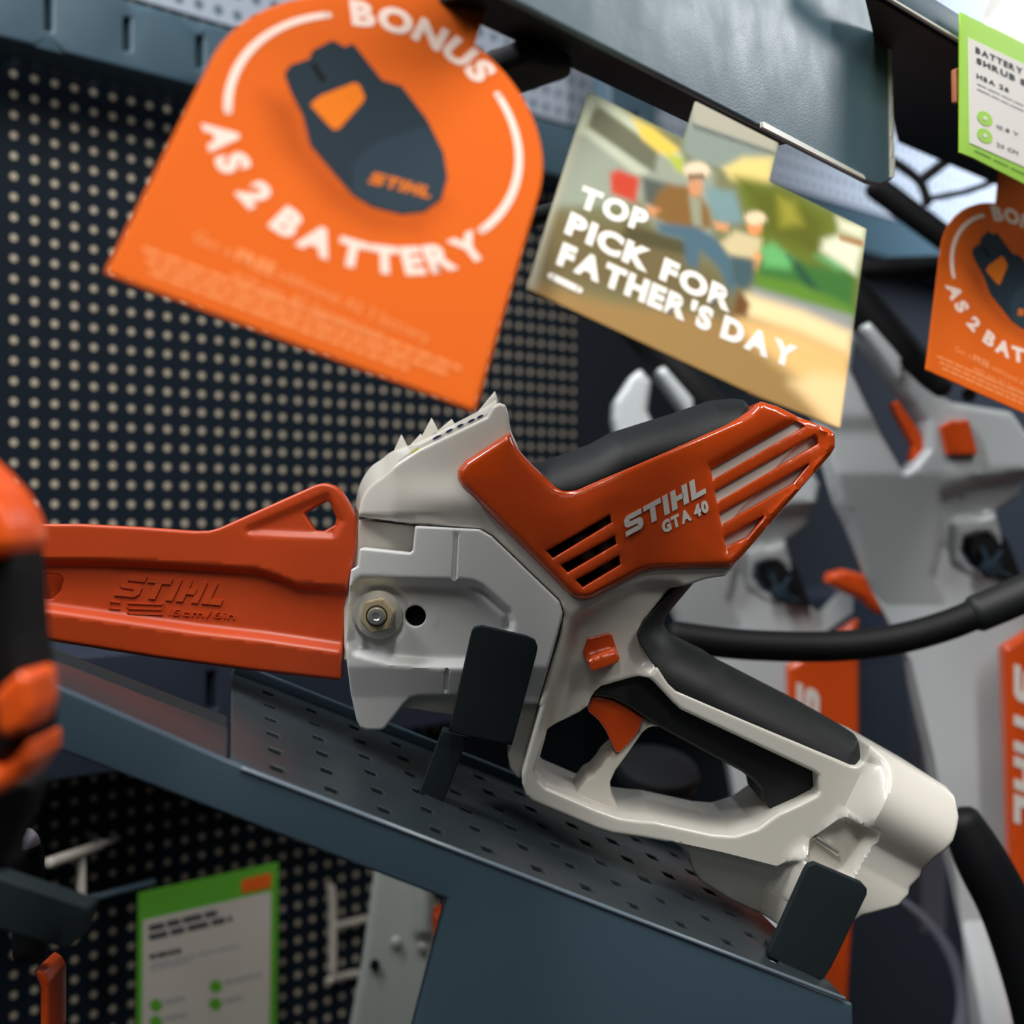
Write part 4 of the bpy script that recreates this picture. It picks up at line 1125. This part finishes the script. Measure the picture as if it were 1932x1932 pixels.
ticket_lines([(1842, 158, 1930, 200), (1842, 168, 1930, 210)], LBP, .0005, M_GREYINK, 'small_print', lab, 3, 1.6)
ticket_lines([(1838, 283, 1990, 356)], LBP, .0005, M_GREEND, 'footer_print', lab, 4, 1.8)
for cy in (224, 256.5):
    V2, F2 = poly_geo([(1856.5 + 14.5 * math.cos(k * .2618), cy + 13.5 * math.sin(k * .2618) + 5 * math.cos(k * .2618)) for k in range(24)])
    o = lay('round_icon', V2, F2, LBP, .0005, .0001, M_GREEN, lab)
    V2, F2 = poly_geo([(1856.5 + 4 * math.cos(k * 1.0472), cy + 4 * math.sin(k * 1.0472)) for k in range(6)]); lay('icon_mark', V2, F2, LBP, .0007, .0001, M_PAPER, o)
relief('ticket_clip', rnd([(1802, 132), (1811, 126), (1811, 196), (1803, 192)], 2), Plane(LBP.pt - PN * .002, PN), .002, mat('copper_clip', (190, 120, 90), .4), lab, edge=1, step=40, grid=False)
wb = [(1850, 56), (1862, 40), (1884, 24), (1902, -2), (1920, -60), (2080, -60), (2080, 140), (1960, 112)]
tag(relief('product_box', rnd(wb, 3), 0.80, .05, M_PAPER, None, edge=8, step=20), 'white product edge standing on the shelf behind the green ticket', 'box')
# ------------------------------------------------------------------ grey trimmers hanging at the right
YT = 0.86
def trimmer(label):
    t = thing('cordless_trimmer', label, 'trimmer', tuple(P(1840, 1932, YT)), 'grey trimmers hanging at the right')
    body = [(1536, 716, 14), (1538, 680, 12), (1571, 628, 12), (1592, 612, 8), (1614, 640, 10), (1606, 700, 8), (1640, 772), (1707, 890, 4), (1723, 880, 4), (1752, 846, 8), (1753, 792, 8), (1735, 765, 8), (1690, 712), (1622, 618, 8), (1640, 604, 8), (1745, 722, 10), (1800, 757, 10), (1912, 776, 14), (1962, 850, 14), (1945, 935, 20), (1903, 968, 8), (1928, 1050), (1955, 1100), (1978, 1122, 10), (2022, 1074, 12), (2046, 1082, 12), (2046, 1116, 4), (1972, 1168), (1990, 1184, 10), (1990, 2000), (1862, 2000), (1835, 1700), (1790, 1450), (1745, 1260), (1652, 1091), (1612, 993), (1590, 950), (1562, 850)]
    loop = rnd(zz(1400, 700, 3.577, (1562, 1125), (1640, 1095), (1730, 1092), (1790, 1140), (1840, 1260), (1905, 1440), (1780, 1405), (1620, 1320), (1552, 1220)), 6)
    seamR = rnd([(1783, 930), (1800, 1005), (1790, 1095), (1835, 1160), (1990, 1240), (2100, 1240), (2100, 880), (1860, 900)], 10)
    rim = rnd(zz(1400, 700, 3.577, (1480, 1020), (1780, 960), (1900, 1260), (2000, 1540), (1700, 1480), (1500, 1300)), 8)
    def hf(x, y, d):
        h = -0.00011 * np.clip(y - 893, 0, 420) * sstep((1990 - y) / 400)
        h += pocket(x, y, seamR, .013, 9) - pocket(x, y, rim, .008, 9)
        h += .004 * sstep((820 - y) / 40) * (x < 1700)
        return h
    relief('body', rnd(body, 4), YT, .028, M_TGREY, t, [loop], edge=14, hf=hf, step=11, hedge=7, feat=[(seamR, True, (-5, -2, 2, 5)), (rim, True, (-5, -2, 2, 5)), ([(1550, 893), (1740, 893)], False, (-3, 0, 3))])
    relief('vent', loop, YT + .02, .02, M_BLACK, t, step=30, grid=False)
    hub = P(1868, 1072, YT + .014)
    v = [tube_geo([hub, P(x, y, YT + .016)], .0018, 8, 0, False) for x, y in ((1852, 1030), (1890, 1040), (1905, 1088), (1858, 1080))]
    V, F = merge(*v); link_mesh('fan_spoke', V, F, M_BATT2, t)
    V, F = lathe_geo(P(1868, 1072, YT + .018), (0, -1, 0), [(0, .007), (.003, .007), (.005, .005), (.0053, 0)], 24); link_mesh('fan_hub', V, F, M_BATT, t)
    k = YT / FP
    tube('grip', [P(1560, 505, YT + .01), P(1622, 575, YT + .01), P(1700, 665, YT + .01), P(1770, 738, YT + .01)], [36 * k, 38 * k, 40 * k, 34 * k], M_BLACK, t)
    tr = zz(1400, 700, 3.577, (1020, 210), (1060, 198), (1200, 400), (1250, 500), (1240, 570), (1160, 632), (1150, 600), (1165, 500), (1050, 285))
    relief('trigger', rnd(tr, 3), YT + .012, .012, M_ORANGE, t, edge=4, step=12)
    bt = zz(1400, 700, 3.577, (1345, 375, 4), (1420, 330, 5), (1535, 325, 4), (1598, 565, 6), (1390, 572, 6))
    relief('lock_button', rnd(bt, 4), YT - .006, .012, M_ORANGE, t, edge=5, step=12)
    for c, r in (((1548, 820), 10), ((762, 905), 9), ((1540, 160), 13)):
        q = zz(1400, 700, 3.577, c)[0]; pos = P(q[0], q[1], YT - (.0004 if c[1] > 170 else .0004))
        hz = float(hf(np.array([q[0]]), np.array([q[1]]), np.array([99.]))[0])
        V, F = lathe_geo(pos + np.array([0, -hz + .002, 0]), (0, -1, 0), [(-.002, r * k), (.0008, r * k), (.001, r * k * .9), (.0002, 0)], 20); link_mesh('screw_hole', V, F, M_HOLE, t)
    lv = zz(1400, 700, 3.577, (575, 1430, 6), (600, 1362, 8), (700, 1338, 8), (890, 1385, 8), (1010, 1640), (930, 1645), (830, 1555), (660, 1480, 8))
    relief('orange_lever', rnd(lv, 4), YT + .03, .015, M_ORANGE, t, edge=14, step=14)
    pan = [(1896, 1222, 14), (1972, 1172), (2043, 1122, 4), (2042, 1530), (2012, 2010), (1925, 2010), (1912, 1720), (1902, 1400)]
    pn = relief('orange_panel', rnd(pan, 3), YT - .006, .012, M_ORANGE, t, edge=10, step=16)
    V2, F2, w = logo_geo(.25); p0 = np.array([1913., 1252.])
    W2 = p0 + V2[:, :1] * np.array([.0, 300. / w]) + V2[:, 1:] * np.array([46., 0])
    lay('lettering', W2, F2, facing(YT - .006), .0006, .0008, M_LETTER, pn)
    return t
def copy_tree(o, parent=None):
    c = o.copy(); COL.objects.link(c)
    if parent is not None: c.parent = parent
    for ch in o.children: copy_tree(ch, c)
    return c
tR = trimmer('grey trimmer with black grip at the right edge under the smaller orange tag')
tL = copy_tree(tR)
for ch in list(tL.children):
    if ch.name.startswith('orange_lever'): bpy.data.objects.remove(ch)
tL['label'] = 'grey trimmer partly hidden behind the rear handle of the saw'
tL.location = Vector(tR.location) + Vector(P(1475, 1100, YT + .07) - P(1880, 1050, YT))
k = YT / FP
# bail handle in front of the right trimmer
Yb = .70
tube('loop_handle', [P(1270, 1200, Yb), P(1400, 1216, Yb), P(1560, 1220, Yb), P(1680, 1208, Yb), P(1780, 1182, Yb), P(1870, 1146, Yb), P(2000, 1090, Yb)], 29 * Yb / FP, M_BLACK, tR)
tube('handle_sleeve', [P(1842, 1158, Yb), P(1900, 1134, Yb), P(2000, 1090, Yb)], 36 * Yb / FP, M_RUBBER, tR)
tube('lower_tube', [P(1812, 1545, Yb), P(1850, 1620, Yb), P(1905, 1730, Yb), P(1960, 1900, Yb), P(1985, 2050, Yb)], [36 * Yb / FP, 48 * Yb / FP, 50 * Yb / FP, 52 * Yb / FP, 52 * Yb / FP], M_BLACK, tR)
tube('hanging_loop', [P(1640, 1672, .95), P(1710, 1705, .95), P(1775, 1770, .95), P(1815, 1850, .95), P(1820, 1930, .95), P(1790, 2020, .95)], [5 * .0004, 7 * .0004, 10 * .0004, 14 * .0004, 18 * .0004, 18 * .0004], M_LAV, tL)
V, F = lathe_geo(P(1240, 1455, .84), (.12, -.35, .93), [(-.012, 0.0001), (-.012, .020), (-.006, .0265), (0, .0275), (.004, .026), (.006, .018), (.0065, 0)], 36); link_mesh('motor_cap', V, F, M_BLACK, tL)
# dark post, cable and cross bar behind
tag(relief('support_post', rnd([(1738, 1235), (1786, 1235), (1786, 1760), (1738, 1760)], 3), 1.05, .03, M_LAV, None, edge=5, step=60, grid=False), 'narrow purple grey post between the two trimmers', 'post')
tag(tube('power_cable', [P(1728, 1235, .98), P(1765, 1300, .98), P(1795, 1380, .98), P(1812, 1460, .98), P(1816, 1540, .98)], 7 * .0004, mat('brown_cable', (112, 74, 62), .5)), 'thin brown cable curving beside the grey trimmer at the right', 'cable')
tag(tube('display_bar', [P(1560, 510, 1.0), P(1680, 506, 1.0), P(1900, 498, 1.0)], 21 * 1.0 / FP, M_BLACK), 'black horizontal bar between the photo card and the smaller orange tag', 'bar')
br = thing('wall_bracket', 'black steel bracket with struts in front of the bright panel at the upper right', 'bracket', tuple(P(1700, 440, .95)))
tube('main_bar', [P(1650, 350, .95), P(1700, 388, .95), P(1800, 462, .95), P(1860, 505, .95)], 24 * .95 / FP, M_BLACK, br)
tube('strut', [P(1680, 300, .95), P(1735, 342, .95), P(1750, 385, .95)], 9 * .95 / FP, M_BLACK, br)
tube('strut', [P(1735, 342, .95), P(1790, 300, .95)], 10 * .95 / FP, M_BLACK, br)
tube('strut', [P(1745, 376, .95), P(1820, 362, .95), P(1880, 340, .95)], 6 * .95 / FP, M_BLACK, br)
# slotted upright between the wall panels
UPP = wallplane(.075)
up = thing('slotted_upright', 'pale slotted upright post behind the photo card', 'post', tuple(UPP(np.array([1190.]), np.array([320.]))[0]))
slots = [rnd([(1196, 150 + k * 62), (1207, 152 + k * 62), (1207, 172 + k * 62), (1196, 170 + k * 62)], 1) for k in range(3)]
relief('post', rnd([(1152, -60), (1240, -60), (1240, 330), (1152, 310)], 2), UPP, .02, M_BEAM, up, slots, edge=3, step=60, grid=False)

# ------------------------------------------------------------------ left foreground: orange tool
YN = 0.31
nt_ = thing('power_tool', 'blurred orange and black power tool close by at the left edge', 'power tool', tuple(P(20, 1560, YN)))
Q1 = (0, 840, 2.929)
relief('black_casing', rnd(zz(*Q1, (-300, 600, 20), (0, 560), (230, 540, 20), (255, 700), (270, 1000), (300, 1210), (320, 1400, 30), (310, 1600, 30), (120, 1720), (-300, 1720)), 12), Back(YN + .004, YN + .024), .02, M_BLACK, nt_, edge=26, step=14)
relief('upper_shell', rnd(zz(*Q1, (-300, -60, 40), (-40, 60), (60, 150), (160, 260), (220, 360), (250, 440), (262, 520, 20), (230, 585, 20), (120, 630), (0, 685), (-300, 760, 20)), 16), Back(YN - .002, YN + .022), .024, M_NEARO, nt_, edge=34, step=14)
relief('lower_shell', rnd(zz(*Q1, (-300, 1000, 20), (-20, 1130), (20, 1230), (65, 1360), (95, 1560), (125, 1690, 12), (170, 1700), (250, 1640), (315, 1555, 10), (338, 1570, 10), (335, 1660), (250, 1780), (130, 1860), (0, 1890), (-300, 1890, 20)), 10), Back(YN, YN + .022), .022, M_NEARO, nt_, edge=18, step=14)
relief('orange_button', rnd(zz(*Q1, (110, 1340, 14), (170, 1270), (255, 1195, 20), (312, 1230, 14), (318, 1400), (285, 1500, 20), (190, 1558, 20), (135, 1520, 16)), 10), Back(YN - .006, YN + .012), .018, M_NEARO, nt_, edge=18, step=12)
Q2 = (0, 1480, 4.273)
kN = .36 / FP
grp = relief('grip', rnd(zz(*Q2, (-300, -60), (250, -20), (262, 60), (200, 230), (120, 420), (70, 560), (60, 700), (-300, 760)), 12), .345, .012, M_BLACK, nt_, edge=14, step=20)
lo = thing('shelf_stub', 'dark steel shelf end at the left edge below the blurred tool', 'shelf', tuple(P(60, 1780, .40)))
relief('front_lip', rnd(zz(*Q2, (-400, 640), (0, 762), (690, 990, 8), (712, 1010, 8), (640, 1250, 6), (560, 1310, 20), (480, 1310), (0, 1165), (-400, 1050)), 2), .40, .01, M_HOLDER, lo, edge=3, step=40, grid=False)
cap = thing('tool_pole', 'black pole with a pale rounded cap behind the left shelf end', 'pole', tuple(P(52, 1800, .5)))
tube('pole', [P(50, 1600, .5), P(52, 1680, .5), P(56, 1800, .5)], 31 * .5 / FP, M_BLACK, cap)
V, F = lathe_geo(P(48, 1606, .5), (-.1, -.1, 1), [(-.002, 29 * .5 / FP), (.001, 30 * .5 / FP), (.005, 27 * .5 / FP), (.0078, 18 * .5 / FP), (.009, 6 * .5 / FP), (.0091, 0)], 28); link_mesh('pale_cap', V, F, mat('lilac_white_plastic', (205, 200, 212), .4), cap)
hd = relief('hand_tool', rnd(zz(*Q2, (262, 1510), (300, 1490, 10), (350, 1525, 16), (388, 1590, 16), (390, 2100), (322, 2100), (322, 1640, 16), (290, 1560)), 6), .5, .02, M_ORANGE, None, edge=6, step=14)
tag(hd, 'orange curved handle at the bottom left corner below the shelf end', 'handle')
# wire hooks on the wall
hk = thing('wire_hook', 'pale steel hook on the perforated wall at the lower left', 'hook', tuple(P(150, 1712, .80)))
r = .80 / FP
tube('hook_arm', [P(92, 1628, .76), P(150, 1608, .80), P(188, 1594, .83)], 10 * r, M_WIRE, hk)
tube('wall_wire', [P(165, 1572, .86), P(195, 1590, .83), P(222, 1580, .87)], 6 * r, M_WIRE, hk)
tube('drop_wire', [P(152, 1612, .805), P(153, 1660, .805), P(153, 1712, .805)], 9 * r, M_WIRE, hk)
hk2 = thing('wire_hook', 'dim thin wire hook on the wall between the green sign and the grey tool', 'hook', tuple(P(626, 1850, .95)))
r = 1.0 / FP
tube('upright_wire', [P(622, 1672, 1.0), P(627, 1700, 1.0), P(627, 1835, 1.0)], 8 * r, M_WIRE, hk2)
tube('hook_arm', [P(628, 1748, 1.0), P(655, 1742, 1.02), P(690, 1733, 1.04)], 7 * r, M_WIRE, hk2)
tube('hook_arm', [P(620, 1850, .99), P(645, 1842, 1.02), P(675, 1836, 1.04)], 7 * r, M_WIRE, hk2)
# green sign low on the wall
SGP = wallplane(.06)
sg = thing('product_sign', 'green edged product sign hanging low on the perforated wall', 'sign', tuple(SGP(np.array([390.]), np.array([1930.]))[0]))
Q3 = (0, 1420, 2.683)
relief('green_board', rnd(zz(*Q3, (703, 712), (1412, 556), (1400, 1700), (690, 1750)), 2), SGP, .002, M_GREEND, sg, edge=1.5, step=60, grid=False)
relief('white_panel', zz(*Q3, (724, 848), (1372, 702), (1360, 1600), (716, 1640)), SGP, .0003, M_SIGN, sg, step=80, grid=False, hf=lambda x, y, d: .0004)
bd = relief('orange_badge', rnd(zz(*Q3, (1222, 645), (1370, 606), (1370, 680), (1222, 712)), 3), SGP, .0004, M_TAG, sg, step=60, grid=False, hf=lambda x, y, d: .0006)
def zl(*rows): return [zz(*Q3, r[:2])[0] + zz(*Q3, r[2:])[0] for r in rows]
ticket_lines(zl((752, 890, 1110, 806), (752, 936, 1172, 838)), SGP, .0006, M_DARKINK, 'heading_print', sg, 7, 11)
ticket_lines(zl((755, 1035, 915, 1000)), SGP, .0006, M_DARKINK, 'model_print', sg, 8, 9)
ticket_lines(zl((760, 1075, 1210, 975), (760, 1098, 960, 1052)), SGP, .0006, M_GREYINK, 'small_print', sg, 9, 5)
for row in ((830, 1262, 935, 1240), (830, 1345, 945, 1322), (1130, 1165, 1320, 1122), (1130, 1258, 1225, 1236)): ticket_lines(zl(row), SGP, .0006, M_GREYINK, 'feature_print', sg, 10, 8)
for c in ((788, 1278), (788, 1362), (1090, 1182), (1088, 1272)):
    q = zz(*Q3, c)[0]; V2, F2 = poly_geo(disc2(q, 12, 20)); lay('round_icon', V2, F2, SGP, .0006, .0001, M_GREEND, sg)
tag(tube('sign_rail', [SGP(np.array([164.]), np.array([1697.]))[0], SGP(np.array([290.]), np.array([1664.]))[0]], .0022, M_STEEL, None, 12, 0), 'thin steel rail on the wall left of the green sign', 'rail')
# grey tool seen through the opening under the shelf
Q4 = (540, 1580, 5.367)
gt = thing('garden_tool', 'grey tool body seen through the opening under the sloping shelf', 'garden tool', tuple(P(740, 1932, .84)))
relief('body', rnd(zz(*Q4, (900, 200), (1500, 250), (1475, 900), (1520, 1300), (1420, 2100), (600, 2100), (760, 1250)), 8), .84, .02, M_DIMGREY, gt, edge=16, step=12, hf=lambda x, y, d: .006 * sstep((x - 775 - (y - 1700) * .05) / 12) * sstep((1775 - y) / 20))
for c, m in (((1380, 1110), M_BOLT), ((1110, 1060), M_DIMGREY), ((895, 1290), M_HOLE)):
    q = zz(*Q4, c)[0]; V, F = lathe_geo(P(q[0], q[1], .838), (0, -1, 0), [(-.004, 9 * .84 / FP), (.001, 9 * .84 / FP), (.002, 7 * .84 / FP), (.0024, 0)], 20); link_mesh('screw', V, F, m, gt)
relief('orange_insert', rnd(zz(*Q4, (1470, 790), (1640, 780), (1600, 1010), (1480, 1010)), 3), .85, .02, M_ORANGE, gt, edge=3, step=20)
